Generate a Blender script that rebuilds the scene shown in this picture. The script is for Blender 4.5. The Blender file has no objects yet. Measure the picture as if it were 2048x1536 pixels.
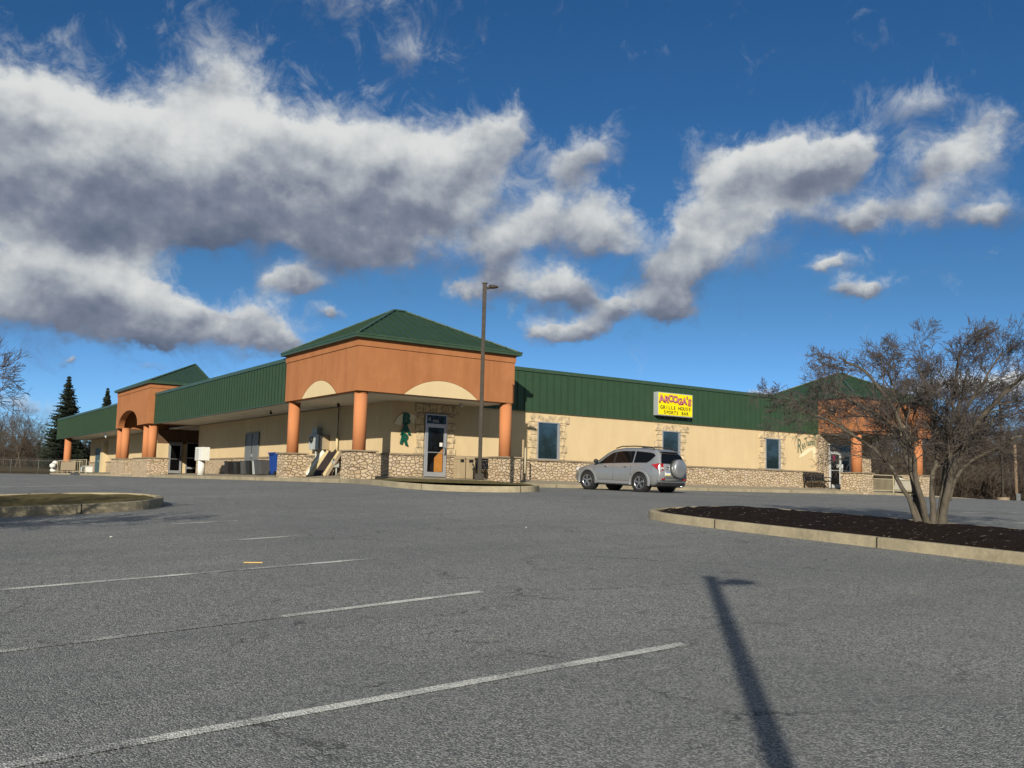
import bpy, bmesh, math, random
import numpy as np
from mathutils import Vector, Matrix, geometry
R = math.radians
rnd = random.Random(7)
scn = bpy.context.scene
col = scn.collection
# ------------------------------------------------------------------ camera
# world axes: X along the long street facade, Y along the left wing (away from the camera), Z up; eye height z = 0
cam = bpy.data.cameras.new('camera'); cam.sensor_width = 36; cam.sensor_fit = 'HORIZONTAL'; cam.lens = 32.28
cam.clip_start = .1; cam.clip_end = 6000
co = bpy.data.objects.new('camera', cam); col.objects.link(co); scn.camera = co
co.matrix_world = Matrix(((0.82078636, -0.08127817, -0.5654234, 0), (-0.570745, -0.07568381, -0.81763201, 0), (0.02366223, 0.99381378, -0.10850935, 0), (0, 0, 0, 1)))
# ------------------------------------------------------------------ exposure
scn.view_settings.view_transform = 'Standard'; scn.view_settings.look = 'None'
scn.view_settings.gamma = 1; scn.view_settings.use_curve_mapping = False
scn.view_settings.exposure = 0.0
scn.cycles.max_bounces = 6; scn.cycles.diffuse_bounces = 1; scn.cycles.transparent_max_bounces = 8
# ------------------------------------------------------------------ sun
SUN_EL = R(21.2); SUN_AZ = R(223.8)            # sun stands behind and left of the camera (-X,-Y)
sl = bpy.data.lights.new('sun', 'SUN'); sl.energy = 5.0; sl.angle = R(.4); sl.color = (1, .93, .80)
so = bpy.data.objects.new('sun', sl); col.objects.link(so)
sd = Vector((math.cos(SUN_EL)*math.sin(SUN_AZ), math.cos(SUN_EL)*math.cos(SUN_AZ), math.sin(SUN_EL)))
so.rotation_euler = sd.to_track_quat('Z', 'Y').to_euler(); so.location = sd*60

# ------------------------------------------------------------------ node helper
class NT:
    def __init__(s, tree): s.t = tree; s.n = tree.nodes; s.l = tree.links
    def add(s, typ, **kw):
        nd = s.n.new(typ); ins = kw.pop('ins', {})
        for k, v in kw.items(): setattr(nd, k, v)
        for k, v in ins.items():
            if hasattr(v, 'is_output') or isinstance(v, bpy.types.NodeSocket): s.l.new(v, nd.inputs[k])
            else: nd.inputs[k].default_value = v
        return nd
    def math(s, op, a, b=None, c=None, clamp=False):
        ins = {0: a}
        if b is not None: ins[1] = b
        if c is not None: ins[2] = c
        return s.add('ShaderNodeMath', operation=op, use_clamp=clamp, ins=ins).outputs[0]
    def vmath(s, op, a, b=None, c=None, out=0):
        ins = {0: a}
        if b is not None: ins[1] = b
        if c is not None: ins[2] = c
        return s.add('ShaderNodeVectorMath', operation=op, ins=ins).outputs[out]
    def mix(s, f, a, b, mode='MIX'):
        nd = s.add('ShaderNodeMix', data_type='RGBA', blend_type=mode)
        for i, v in ((0, f), (6, a), (7, b)):
            if isinstance(v, bpy.types.NodeSocket): s.l.new(v, nd.inputs[i])
            else: nd.inputs[i].default_value = v if i == 0 or len(v) == 4 else (*v, 1)
        return nd.outputs[2]
    def noise(s, vec, scale, detail=3, rough=.55, out=0, dim='3D', dist=0):
        return s.add('ShaderNodeTexNoise', noise_dimensions=dim, ins={'Vector': vec, 'Scale': scale, 'Detail': detail, 'Roughness': rough, 'Distortion': dist}).outputs[out]
    def ramp(s, f, a, b, lo=0., hi=1.):
        return s.add('ShaderNodeMapRange', clamp=True, ins={0: f, 1: a, 2: b, 3: lo, 4: hi}).outputs[0]
    def smooth(s, f, a, b):
        nd = s.add('ShaderNodeMapRange', interpolation_type='SMOOTHSTEP', ins={0: f, 1: a, 2: b, 3: 0., 4: 1.}); return nd.outputs[0]

# ------------------------------------------------------------------ world: Nishita sky with broken cumulus
w = bpy.data.worlds.new('World'); scn.world = w; w.use_nodes = True
W = NT(w.node_tree); W.n.clear()
CL = [(0.076, 0.32, 0.116, 0.062, 1), (0.144, 0.3, 0.144, 0.069, 1), (0.263, 0.312, 0.146, 0.068, 1), (0.387, 0.336, 0.132, 0.064, 1), (0.491, 0.328, 0.084, 0.048, 1), (0.18, 0.252, 0.127, 0.029, 0.9), (0.113, 0.18, 0.109, 0.045, 1), (0.19, 0.174, 0.062, 0.03, 0.9), (0.389, 0.295, 0.137, 0.025, 0.9), (0.434, 0.246, 0.09, 0.027, 1), (0.359, 0.206, 0.035, 0.013, 1), (0.397, 0.179, 0.018, 0.006, 0.8), (0.248, 0.157, 0.045, 0.024, 1.1), (0.322, 0.164, 0.036, 0.020, 1.25), (0.360, 0.146, 0.030, 0.012, 1.1), (0.225, 0.137, 0.029, 0.01, 0.8), (0.26, 0.441, 0.055, 0.045, 0.42), (0.13, 0.421, 0.025, 0.03, 0.35), (0.278, 0.401, 0.034, 0.028, 0.36), (0.469, 0.446, 0.039, 0.017, 0.62), (0.434, 0.491, 0.084, 0.016, 0.45), (0.379, 0.476, 0.033, 0.018, 0.3), (0.596, 0.378, 0.031, 0.025, 0.8), (0.563, 0.357, 0.034, 0.03, 0.55), (0.686, 0.359, 0.042, 0.024, 0.75), (0.659, 0.338, 0.05, 0.026, 0.4), (0.693, 0.281, 0.061, 0.032, 1), (0.621, 0.286, 0.05, 0.031, 0.6), (0.808, 0.262, 0.082, 0.036, 1.15), (0.776, 0.226, 0.05, 0.020, .9), (0.588, 0.253, 0.056, 0.032, 0.85), (0.672, 0.215, 0.038, 0.018, 0.9), (0.611, 0.211, 0.061, 0.016, 0.7), (0.545, 0.204, 0.033, 0.011, 0.6), (0.673, 0.172, 0.036, 0.014, 1.1), (0.634, 0.169, 0.028, 0.012, .9), (0.722, 0.192, 0.040, 0.014, 1.0), (0.779, 0.196, 0.032, 0.014, .9), (0.893, 0.339, 0.095, 0.025, 1), (0.851, 0.324, 0.062, 0.022, 0.9), (0.964, 0.34, 0.029, 0.017, 0.7), (0.933, 0.326, 0.045, 0.02, 0.7), (0.905, 0.288, 0.085, 0.017, .75), (0.972, 0.276, 0.034, 0.014, .6), (1.037, 0.384, 0.05, 0.015, 0.65), (1.013, 0.368, 0.028, 0.014, 0.4), (1.063, 0.329, 0.057, 0.026, 0.95), (1.1, 0.356, 0.03, 0.014, 0.5), (1.039, 0.28, 0.055, 0.022, .8), (1.106, 0.268, 0.036, 0.016, .9), (1.096, 0.226, 0.017, 0.008, 0.4), (0.942, 0.233, 0.032, 0.010, 1.1), (0.969, 0.205, 0.034, 0.011, 1.05), (1.005, 0.443, 0.022, 0.016, 0.3), (0.758, 0.447, 0.02, 0.011, 0.3), (0.902, 0.193, 0.009, 0.004, 0.4), (0.875, 0.104, 0.03, 0.005, 0.8), (1.052, 0.098, 0.081, 0.018, 0.9), (0.96, 0.094, 0.047, 0.007, 0.6), (1.097, 0.111, 0.034, 0.014, 0.6), (0.122, 0.063, 0.053, 0.012, 0.55), (0.156, 0.112, 0.007, 0.005, 0.6), (0.222, 0.106, 0.029, 0.004, 0.4), (0.289, 0.219, 0.011, 0.007, 0.25),
 (0.754, 0.307, 0.025, 0.036, -0.9), (0.593, 0.285, 0.034, 0.024, -0.5), (0.285, 0.203, 0.035, 0.025, -0.6), (0.722, 0.223, 0.027, 0.021, -0.4), (0.892, 0.286, 0.031, 0.015, -0.5), (0.652, 0.409, 0.034, 0.025, -0.4), (0.35, 0.23, 0.016, 0.016, -0.4), (0.824, 0.2, 0.026, 0.021, -0.4),      # gaps of blue
 # clouds outside the frame; heavy sun-side and overhead banks added to dim fill light
 (-.35, .4, .2, .1, .8), (1.5, .3, .15, .05, .8), (2.0, .25, .2, .05, .8), (2.5, .4, .2, .06, .7), (-1.6, .3, .4, .2, 1), (.5, .9, .3, .08, .6), (-2.35, .3, .55, .26, 3.2), (-3.0, .35, .3, .28, 3), (-2.3, .8, .8, .32, 3), (3.0, .35, .4, .25, 2.6), (0., 1.3, 3.5, .25, 2.2)]
tc = W.add('ShaderNodeTexCoord')
sep = W.add('ShaderNodeSeparateXYZ', ins={0: tc.outputs['Generated']})
dx, dy, dz = sep.outputs
az = W.math('ARCTAN2', dx, dy); el = W.math('ARCSINE', dz)
uv = W.add('ShaderNodeCombineXYZ', ins={0: az, 1: el, 2: 0.}).outputs[0]
nuv = W.vmath('MULTIPLY', uv, (1., 1.15, 1.))
n1 = W.noise(nuv, 14, 9, .6, out=1)                                     # domain warp
warp = W.vmath('MULTIPLY', W.vmath('SUBTRACT', n1, (.5, .5, .5)), (.075, .055, 0))
n1b = W.noise(nuv, 45, 6, .6, out=1)
warp = W.vmath('ADD', warp, W.vmath('MULTIPLY', W.vmath('SUBTRACT', n1b, (.5, .5, .5)), (.014, .011, 0)))
uvw = W.vmath('ADD', uv, warp)
acc = None
for i_, (u, v, a, b, wt) in enumerate(CL):
    if i_ > 5: a *= .94 if i_ < 22 else .80; b *= 1.12 if i_ < 22 else 1.06; wt = .22+.88*wt if wt > .5 else wt
    else: b *= .86
    if i_ % 12 == 11: uvw = W.vmath('MULTIPLY_ADD', acc, (1e-9, 1e-9, 1e-9), uvw)   # keeps the shader's stack short
    q = W.vmath('MULTIPLY_ADD', uvw, (1/a, 1/b, 0), (-u/a, -v/b, 1))
    g = W.math('MULTIPLY', W.math('POWER', .42, W.vmath('DOT_PRODUCT', q, q, out=1)), wt/.42)
    acc = W.vmath('SCALE', q) if acc is None else W.vmath('MULTIPLY_ADD', q, g, acc)
    if acc.node.operation == 'SCALE': W.l.new(g, acc.node.inputs['Scale'])
sa = W.add('ShaderNodeSeparateXYZ', ins={0: acc}).outputs
G = sa[2]
H = W.math('DIVIDE', sa[1], W.math('MAXIMUM', G, .02))                   # -1 at the base of a cloud, +1 at its top
nf = W.noise(nuv, 20, 10, .62)
nf2 = W.noise(nuv, 55, 8, .6)
dens = W.math('ADD', G, W.math('ADD', W.math('MULTIPLY', W.math('SUBTRACT', nf, .5), 1.15), W.math('MULTIPLY', W.math('SUBTRACT', nf2, .5), .30)))
nf3 = W.noise(W.vmath('MULTIPLY', nuv, (1., .8, 1.)), 24, 9, .68, dist=.6)
veil = W.math('MULTIPLY', W.smooth(W.math('ADD', W.math('MULTIPLY', G, .9), W.math('MULTIPLY', W.math('SUBTRACT', nf3, .5), 2.4)), .15, 1.15), .62)
alpha = W.math('MAXIMUM', W.smooth(dens, .46, 1.04), veil)
# light falls on tops and on thin, ragged parts; thick bellies are grey
nfa = W.noise(nuv, 13, 6, .5); nfb = W.noise(W.vmath('ADD', nuv, (-.012, .022, 0)), 13, 6, .5)
relief = W.math('ADD', W.math('MULTIPLY', W.math('SUBTRACT', nfa, nfb), 1.25), W.math('MULTIPLY', W.math('SUBTRACT', nf2, .5), .18))
lit = W.math('ADD', W.math('MULTIPLY', H, .55), W.math('ADD', relief, .60))
lit = W.math('SUBTRACT', lit, W.math('MULTIPLY', W.math('MAXIMUM', W.math('SUBTRACT', G, 1.2), 0.), .10))
litc = W.smooth(lit, -.15, 1.1)
ccol = W.add('ShaderNodeValToRGB', ins={0: litc})
cr = ccol.color_ramp; cr.elements[0].position = 0; cr.elements[0].color = (.10, .13, .20, 1)
cr.elements[1].position = 1; cr.elements[1].color = (.70, .72, .71, 1)
e_ = cr.elements.new(.35); e_.color = (.21, .24, .31, 1)
e_ = cr.elements.new(.68); e_.color = (.42, .45, .49, 1)
sky = W.add('ShaderNodeTexSky', sky_type='NISHITA', sun_disc=False, sun_elevation=SUN_EL, sun_rotation=SUN_AZ, altitude=200, air_density=1.0, dust_density=0.05, ozone_density=3.5)
SKY_STR = .05
skyc = W.add('ShaderNodeHueSaturation', ins={'Saturation': 1.22, 'Value': 1.0, 'Color': sky.outputs[0]}).outputs[0]
hz = W.smooth(dz, -.01, .22)                                             # cold clear winter air: less yellow towards the horizon
tint = W.mix(hz, (SKY_STR*1.02, SKY_STR*1.62, SKY_STR*2.75), (SKY_STR*1.10, SKY_STR*1.26, SKY_STR*1.42))
skyc = W.mix(1., skyc, tint, 'MULTIPLY')
aboveh = W.math('GREATER_THAN', dz, -.01)
fin = W.mix(W.math('MULTIPLY', alpha, aboveh), skyc, ccol.outputs[0])
bg = W.add('ShaderNodeBackground', ins={0: fin, 1: 1.0})
wo = W.add('ShaderNodeOutputWorld', ins={0: bg.outputs[0]})
w.cycles.sampling_method = 'MANUAL'; w.cycles.sample_map_resolution = 512

# ------------------------------------------------------------------ mesh helpers
class MB:
    def __init__(s): s.v = []; s.f = []; s.m = []; s.sm = []; s.uv = None
    def add(s, vs, fs, mi=0, smooth=False):
        o = len(s.v); s.v += [tuple(v) for v in vs]
        for f in fs: s.f.append(tuple(i+o for i in f)); s.m.append(mi); s.sm.append(smooth)
        return s
    def box(s, x0, x1, y0, y1, z0, z1, mi=0):
        return s.add([(x0, y0, z0), (x1, y0, z0), (x1, y1, z0), (x0, y1, z0), (x0, y0, z1), (x1, y0, z1), (x1, y1, z1), (x0, y1, z1)],
                     [(0, 3, 2, 1), (4, 5, 6, 7), (0, 1, 5, 4), (1, 2, 6, 5), (2, 3, 7, 6), (3, 0, 4, 7)], mi)
    def obox(s, c, size, M, mi=0):
        h = [x/2 for x in size]; c = Vector(c)
        vs = [c + M @ Vector((sx*h[0], sy*h[1], sz*h[2])) for sz in (-1, 1) for sx, sy in ((-1, -1), (1, -1), (1, 1), (-1, 1))]
        return s.add(vs, [(0, 3, 2, 1), (4, 5, 6, 7), (0, 1, 5, 4), (1, 2, 6, 5), (2, 3, 7, 6), (3, 0, 4, 7)], mi)
    def quad(s, a, b, c, d, mi=0): return s.add([a, b, c, d], [(0, 1, 2, 3)], mi)
    def bar(s, a, b, w, h=None, mi=0, up=(0, 0, 1)):
        a = Vector(a); b = Vector(b); h = h or w; d = (b-a); L = d.length; d.normalize(); u = Vector(up)
        if abs(d.dot(u)) > .98: u = Vector((1, 0, 0))
        r = d.cross(u).normalized(); u2 = r.cross(d)
        M = Matrix((r, d, u2)).transposed()
        return s.obox((a+b)/2, (w, L, h), M, mi)
    def tube(s, pts, rad, n=8, mi=0, caps=True, smooth=True):
        pts = [Vector(p) for p in pts]; k = len(pts)
        if not hasattr(rad, '__len__'): rad = [rad]*k
        vs = []; ref = None
        for i, p in enumerate(pts):
            d = (pts[min(i+1, k-1)]-pts[max(i-1, 0)]).normalized()
            if ref is None: ref = Vector((0, 0, 1)) if abs(d.z) < .9 else Vector((1, 0, 0))
            r = d.cross(ref).normalized(); u = r.cross(d); ref = u
            for j in range(n):
                a = 2*math.pi*j/n; vs.append(p + rad[i]*(math.cos(a)*r + math.sin(a)*u))
        o = len(s.v); s.v += [tuple(v) for v in vs]
        for i in range(k-1):
            for j in range(n):
                s.f.append((o+i*n+j, o+i*n+(j+1) % n, o+(i+1)*n+(j+1) % n, o+(i+1)*n+j)); s.m.append(mi); s.sm.append(smooth)
        if caps:
            s.f.append(tuple(o+j for j in range(n))); s.m.append(mi); s.sm.append(False)
            s.f.append(tuple(o+(k-1)*n+j for j in reversed(range(n)))); s.m.append(mi); s.sm.append(False)
        return s
    def cyl(s, x, y, z0, z1, r, n=24, mi=0, r1=None):
        return s.tube([(x, y, z0), (x, y, z1)], [r, r if r1 is None else r1], n, mi)
    def prism(s, poly, a, b, fn, mi=0):
        """poly: 2D outline (ccw), extruded between a and b; fn(u, v, t) -> xyz"""
        n = len(poly); vs = [fn(u, v, a) for u, v in poly]+[fn(u, v, b) for u, v in poly]
        return s.add(vs, [tuple(range(n))[::-1], tuple(range(n, 2*n))]+[(i, (i+1) % n, n+(i+1) % n, n+i) for i in range(n)], mi)
    def sphere(s, c, r, nu=16, nv=10, mi=0, v0=-.5, v1=.5, sc=(1, 1, 1)):
        vs = []
        for j in range(nv+1):
            t = math.pi*(v0+(v1-v0)*j/nv)
            for i in range(nu):
                a = 2*math.pi*i/nu; vs.append((c[0]+sc[0]*r*math.cos(t)*math.cos(a), c[1]+sc[1]*r*math.cos(t)*math.sin(a), c[2]+sc[2]*r*math.sin(t)))
        return s.add(vs, [(j*nu+i, j*nu+(i+1) % nu, (j+1)*nu+(i+1) % nu, (j+1)*nu+i) for j in range(nv) for i in range(nu)], mi, True)
    def build(s, name, mats, parent=None, bevel=0, weld=False):
        me = bpy.data.meshes.new(name); me.from_pydata(s.v, [], s.f)
        for m in (mats if isinstance(mats, (list, tuple)) else [mats]): me.materials.append(m)
        me.polygons.foreach_set('material_index', s.m); me.polygons.foreach_set('use_smooth', s.sm)
        if s.uv is not None:
            ul = me.uv_layers.new(name='UVMap'); ul.data.foreach_set('uv', [c for f in s.f for i in f for c in s.uv[i]])
        bm = bmesh.new(); bm.from_mesh(me)
        if weld: bmesh.ops.remove_doubles(bm, verts=bm.verts, dist=1e-4)
        bmesh.ops.recalc_face_normals(bm, faces=bm.faces)
        if bevel:
            bmesh.ops.bevel(bm, geom=[e for e in bm.edges if e.is_manifold and e.calc_face_angle(0) > .6], offset=bevel, segments=2, affect='EDGES', profile=.6)
        bm.to_mesh(me); bm.free(); me.update()
        return link(name, me, parent)
def link(name, me, parent=None):
    o = bpy.data.objects.new(name, me); col.objects.link(o)
    if parent is not None:
        o.parent = parent
        if parent.get('_w'): o.matrix_parent_inverse = Matrix.Translation(-Vector(parent['_w']))
        elif parent.parent is not None and parent.parent.get('_w'): pass
    return o
def tag(o, label, cat, group=None):
    o['label'] = label; o['category'] = cat
    if group: o['group'] = group
    return o
def struct(o, kind='structure'): o['kind'] = kind; return o
def thing(name, label, cat, loc=(0, 0, 0), group=None, world=True, rz=0):
    """Empty at the base of a thing; world=True: its parts are built in world coordinates"""
    o = bpy.data.objects.new(name, None); col.objects.link(o); o.location = loc; o.rotation_euler = (0, 0, rz); o.empty_display_size = .2
    tag(o, label, cat, group)
    if world: o['_w'] = [float(c) for c in loc]
    return o
def dup(root, loc, label=None, rz=None, sc=None, group=None):
    def cp(o, par):
        c = o.copy(); col.objects.link(c)
        if par is not None: c.parent = par
        for ch in o.children: cp(ch, c)
        return c
    r = cp(root, None); r.location = loc
    if rz is not None: r.rotation_euler = (0, 0, rz)
    if sc is not None: r.scale = (sc, sc, sc)
    if label: r['label'] = label
    if group: r['group'] = group
    return r
def mesh_np(name, V_, F_, mats, parent=None, smooth=True):
    me = bpy.data.meshes.new(name); V_ = np.asarray(V_, np.float32); F_ = np.asarray(F_, np.int32); k = F_.shape[1]
    me.vertices.add(len(V_)); me.vertices.foreach_set('co', V_.ravel())
    me.loops.add(F_.size); me.loops.foreach_set('vertex_index', F_.ravel())
    me.polygons.add(len(F_)); me.polygons.foreach_set('loop_start', np.arange(0, F_.size, k, dtype=np.int32))
    me.polygons.foreach_set('use_smooth', np.full(len(F_), smooth))
    for m in (mats if isinstance(mats, (list, tuple)) else [mats]): me.materials.append(m)
    me.update(calc_edges=True); me.validate()
    return link(name, me, parent)
def tubes_np(branches, n):
    """branches: list of (points (k,3), radii (k)); same k within a key"""
    by = {}
    for P, r in branches: by.setdefault(len(P), []).append((P, r))
    Vs = []; Fs = []; off = 0
    for k, L in by.items():
        P = np.array([b[0] for b in L], float); Rr = np.array([b[1] for b in L], float); N = len(L)
        D = np.empty_like(P); D[:, 1:-1] = P[:, 2:]-P[:, :-2]; D[:, 0] = P[:, 1]-P[:, 0]; D[:, -1] = P[:, -1]-P[:, -2]
        D /= np.linalg.norm(D, axis=2, keepdims=True)+1e-9
        m = D.mean(1); ref = np.where(np.abs(m[:, 2:3]) < .8, np.array([[0, 0, 1.]]), np.array([[1., 0, 0]]))[:, None, :]
        A = np.cross(D, ref); A /= np.linalg.norm(A, axis=2, keepdims=True)+1e-9; B = np.cross(A, D)
        ang = np.arange(n)*2*np.pi/n
        ring = P[:, :, None, :]+Rr[:, :, None, None]*(np.cos(ang)[None, None, :, None]*A[:, :, None, :]+np.sin(ang)[None, None, :, None]*B[:, :, None, :])
        Vs.append(ring.reshape(-1, 3))
        idx = off+np.arange(N*k*n).reshape(N, k, n); nx = np.roll(idx, -1, 2)
        Fs.append(np.stack([idx[:, :-1], nx[:, :-1], nx[:, 1:], idx[:, 1:]], -1).reshape(-1, 4)); off += N*k*n
    return np.concatenate(Vs), np.concatenate(Fs)

# ------------------------------------------------------------------ materials
def newmat(name):
    m = bpy.data.materials.new(name); m.use_nodes = True; t = NT(m.node_tree); t.n.clear()
    p = t.add('ShaderNodeBsdfPrincipled'); o = t.add('ShaderNodeOutputMaterial', ins={0: p.outputs[0]})
    oc = t.add('ShaderNodeTexCoord').outputs['Object']
    return m, t, p, oc
def setp(t, p, **k):
    for a, v in k.items():
        a = {'col': 'Base Color', 'rough': 'Roughness', 'metal': 'Metallic', 'spec': 'Specular IOR Level', 'normal': 'Normal', 'ior': 'IOR', 'coat': 'Coat Weight', 'coatr': 'Coat Roughness', 'alpha': 'Alpha', 'sheen': 'Sheen Weight'}[a]
        if isinstance(v, bpy.types.NodeSocket): t.l.new(v, p.inputs[a])
        else: p.inputs[a].default_value = (*v, 1) if a == 'Base Color' and len(v) == 3 else v
def bump(t, h, dist=.01, st=.5, normal=None):
    ins = {'Height': h, 'Distance': dist, 'Strength': st}
    if normal is not None: ins['Normal'] = normal
    return t.add('ShaderNodeBump', ins=ins).outputs[0]
def plain(name, c, rough=.6, metal=0., var=.15, scale=3., bumpd=0., bscale=60, coat=0., spec=.5, streak=False):
    m, t, p, oc = newmat(name)
    v = t.vmath('MULTIPLY', oc, (1, 1, .15)) if streak else oc
    n = t.noise(v, scale, 5, .6)
    f = t.ramp(n, .25, .75, 1-var, 1+var)
    c2 = t.vmath('SCALE', (*c,), None); nd = c2.node; nd.inputs[0].default_value = c; t.l.new(f, nd.inputs['Scale'])
    setp(t, p, col=c2, rough=t.ramp(t.noise(oc, scale*3, 3), .3, .7, max(rough-.08, .02), min(rough+.08, 1)), metal=metal, coat=coat, spec=spec)
    if bumpd: setp(t, p, normal=bump(t, t.noise(oc, bscale, 4), bumpd, .6))
    return m
def stucco(name, c, dark, stain=.5):
    m, t, p, oc = newmat(name)
    big = t.noise(oc, .45, 5, .6)
    st = t.noise(t.vmath('MULTIPLY', oc, (2.2, 2.2, .22)), 1.0, 6, .65)
    f = t.math('ADD', t.math('MULTIPLY', t.ramp(st, .42, .8), stain*.6), t.math('MULTIPLY', t.ramp(big, .35, .75), stain*.5), clamp=True)
    cc = t.mix(f, c, dark)
    lp_ = t.ramp(t.noise(t.vmath('MULTIPLY', oc, (1., 1., .6)), .9, 6, .7), .52, .74, 0., stain*.5)
    cc = t.mix(lp_, cc, tuple(min(1, x*1.28+.02) for x in c))
    cc = t.mix(t.ramp(t.noise(oc, 90, 3), .3, .7, 0., .10), cc, tuple(x*.6 for x in c))
    setp(t, p, col=cc, rough=.92, spec=.2, normal=bump(t, t.noise(oc, 130, 4, .7), .004, .55))
    return m
def stonemat(name, sc=4.2, tint=(1, 1, 1)):
    m, t, p, oc = newmat(name)
    s3 = t.add('ShaderNodeSeparateXYZ', ins={0: oc}).outputs
    a = t.math('ADD', s3[0], t.math('MULTIPLY', s3[1], 1.0))
    pv = t.add('ShaderNodeCombineXYZ', ins={0: a, 1: t.math('MULTIPLY', s3[2], 1.75), 2: 0.}).outputs[0]
    wv = t.vmath('SUBTRACT', t.noise(pv, 2.6, 4, .6, out=1), (.5, .5, .5))
    pv = t.vmath('ADD', pv, t.vmath('MULTIPLY', wv, (.14, .14, 0)))
    wv2 = t.vmath('SUBTRACT', t.noise(pv, 14, 3, .6, out=1), (.5, .5, .5))
    pv = t.vmath('ADD', pv, t.vmath('MULTIPLY', wv2, (.05, .05, 0)))
    vo = t.add('ShaderNodeTexVoronoi', voronoi_dimensions='2D', feature='F1', ins={'Vector': pv, 'Scale': sc, 'Randomness': 1.})
    ve = t.add('ShaderNodeTexVoronoi', voronoi_dimensions='2D', feature='DISTANCE_TO_EDGE', ins={'Vector': pv, 'Scale': sc, 'Randomness': 1.})
    rs = t.add('ShaderNodeSeparateColor', ins={0: vo.outputs['Color']}).outputs
    c = t.add('ShaderNodeValToRGB', ins={0: rs[0]}); c.color_ramp.elements[0].color = (.36, .23, .12, 1); c.color_ramp.elements[1].color = (.78, .64, .43, 1)
    e = c.color_ramp.elements.new(.25); e.color = (.56, .41, .24, 1)
    e = c.color_ramp.elements.new(.5); e.color = (.68, .53, .33, 1)
    e = c.color_ramp.elements.new(.8); e.color = (.68, .50, .36, 1)
    fin = t.noise(oc, 26, 6, .7)
    cc = t.mix(t.ramp(fin, .35, .75, 0., .55), c.outputs[0], (.30, .20, .11))
    cc = t.mix(t.ramp(t.noise(oc, 9, 4), .5, .8, 0., .35), cc, (.82, .68, .48))
    cc = t.mix(.24, cc, (.80, .68, .50))
    cc = t.mix(1., cc, tint, 'MULTIPLY')
    edge = ve.outputs['Distance']
    cc = t.mix(t.ramp(edge, .0, .045, .45, 0.), cc, (.27, .20, .13))
    hgt = t.math('ADD', t.ramp(edge, .0, .16), t.math('MULTIPLY', t.math('ADD', fin, t.math('MULTIPLY', rs[1], .5)), .55))
    setp(t, p, col=cc, rough=.9, spec=.2, normal=bump(t, hgt, .055, 1.))
    return m
def asphalt(name, paint=False, wear=(.42, .56)):
    m, t, p, oc = newmat(name)
    xy = t.vmath('MULTIPLY', oc, (1, 1, 0))
    big = t.noise(xy, .22, 6, .6); mid = t.noise(xy, 1.7, 5, .65)
    vo = t.add('ShaderNodeTexVoronoi', voronoi_dimensions='2D', feature='F1', ins={'Vector': xy, 'Scale': 95., 'Randomness': 1.})
    sp = t.add('ShaderNodeSeparateColor', ins={0: vo.outputs['Color']}).outputs
    vo2 = t.add('ShaderNodeTexVoronoi', voronoi_dimensions='2D', feature='F1', ins={'Vector': xy, 'Scale': 38., 'Randomness': 1.})
    sp2 = t.add('ShaderNodeSeparateColor', ins={0: vo2.outputs['Color']}).outputs
    c = t.mix(t.ramp(sp[0], .25, 1., 0., 1.), (.125, .129, .124), (.395, .402, .378))
    c = t.mix(t.ramp(sp[1], .93, .99, 0., .6), c, (.55, .53, .47))
    c = t.mix(t.ramp(sp2[0], .8, .95, 0., .35), c, (.05, .05, .05))
    c = t.mix(t.ramp(big, .40, .62, 0., .38), c, (.125, .135, .14))
    c = t.mix(t.ramp(mid, .5, .75, 0., .30), c, (.31, .30, .27))
    trk = t.noise(t.vmath('MULTIPLY', xy, (.12, 1.1, 0)), 1., 4, .6)      # worn wheel lanes along the aisles
    c = t.mix(t.ramp(trk, .5, .68, 0., .22), c, (.12, .125, .13))
    # hairline cracks, in patches
    cw = t.vmath('ADD', xy, t.vmath('MULTIPLY', t.vmath('SUBTRACT', t.noise(xy, 1.3, 5, .7, out=1), (.5, .5, .5)), (1.3, 1.3, 0)))
    cr1 = t.add('ShaderNodeTexVoronoi', voronoi_dimensions='2D', feature='DISTANCE_TO_EDGE', ins={'Vector': cw, 'Scale': .55, 'Randomness': 1.}).outputs['Distance']
    pm = t.ramp(t.noise(t.vmath('ADD', xy, (31., 7., 0)), .16, 2), .46, .54)
    crk = t.math('MULTIPLY', t.ramp(cr1, .005, .016, 1., 0.), t.math('MULTIPLY', pm, t.ramp(t.noise(xy, 2.2, 4), .44, .56)))
    c = t.mix(t.math('MULTIPLY', crk, .6), c, (.022, .022, .022))
    # soft oil spots
    o1 = t.ramp(t.noise(t.vmath('ADD', xy, (3., 11., 0)), .7, 3, .5), .70, .82, 0., .35)
    c = t.mix(o1, c, (.05, .05, .05))
    hb = t.math('ADD', t.math('MULTIPLY', vo.outputs['Distance'], -1.), t.math('MULTIPLY', sp[0], .25))
    if paint:
        wn = t.math('ADD', t.math('MULTIPLY', t.noise(xy, 55, 4, .7), .5), t.math('MULTIPLY', t.noise(xy, 1.6, 4), .5))
        f = t.ramp(wn, wear[0], wear[1])
        c = t.mix(f, c, t.mix(t.ramp(sp[0], 0., 1.), (.55, .55, .50), (.85, .85, .78)))
    setp(t, p, col=c, rough=.88, spec=.3, normal=bump(t, hb, .008, .9))
    return m
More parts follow.
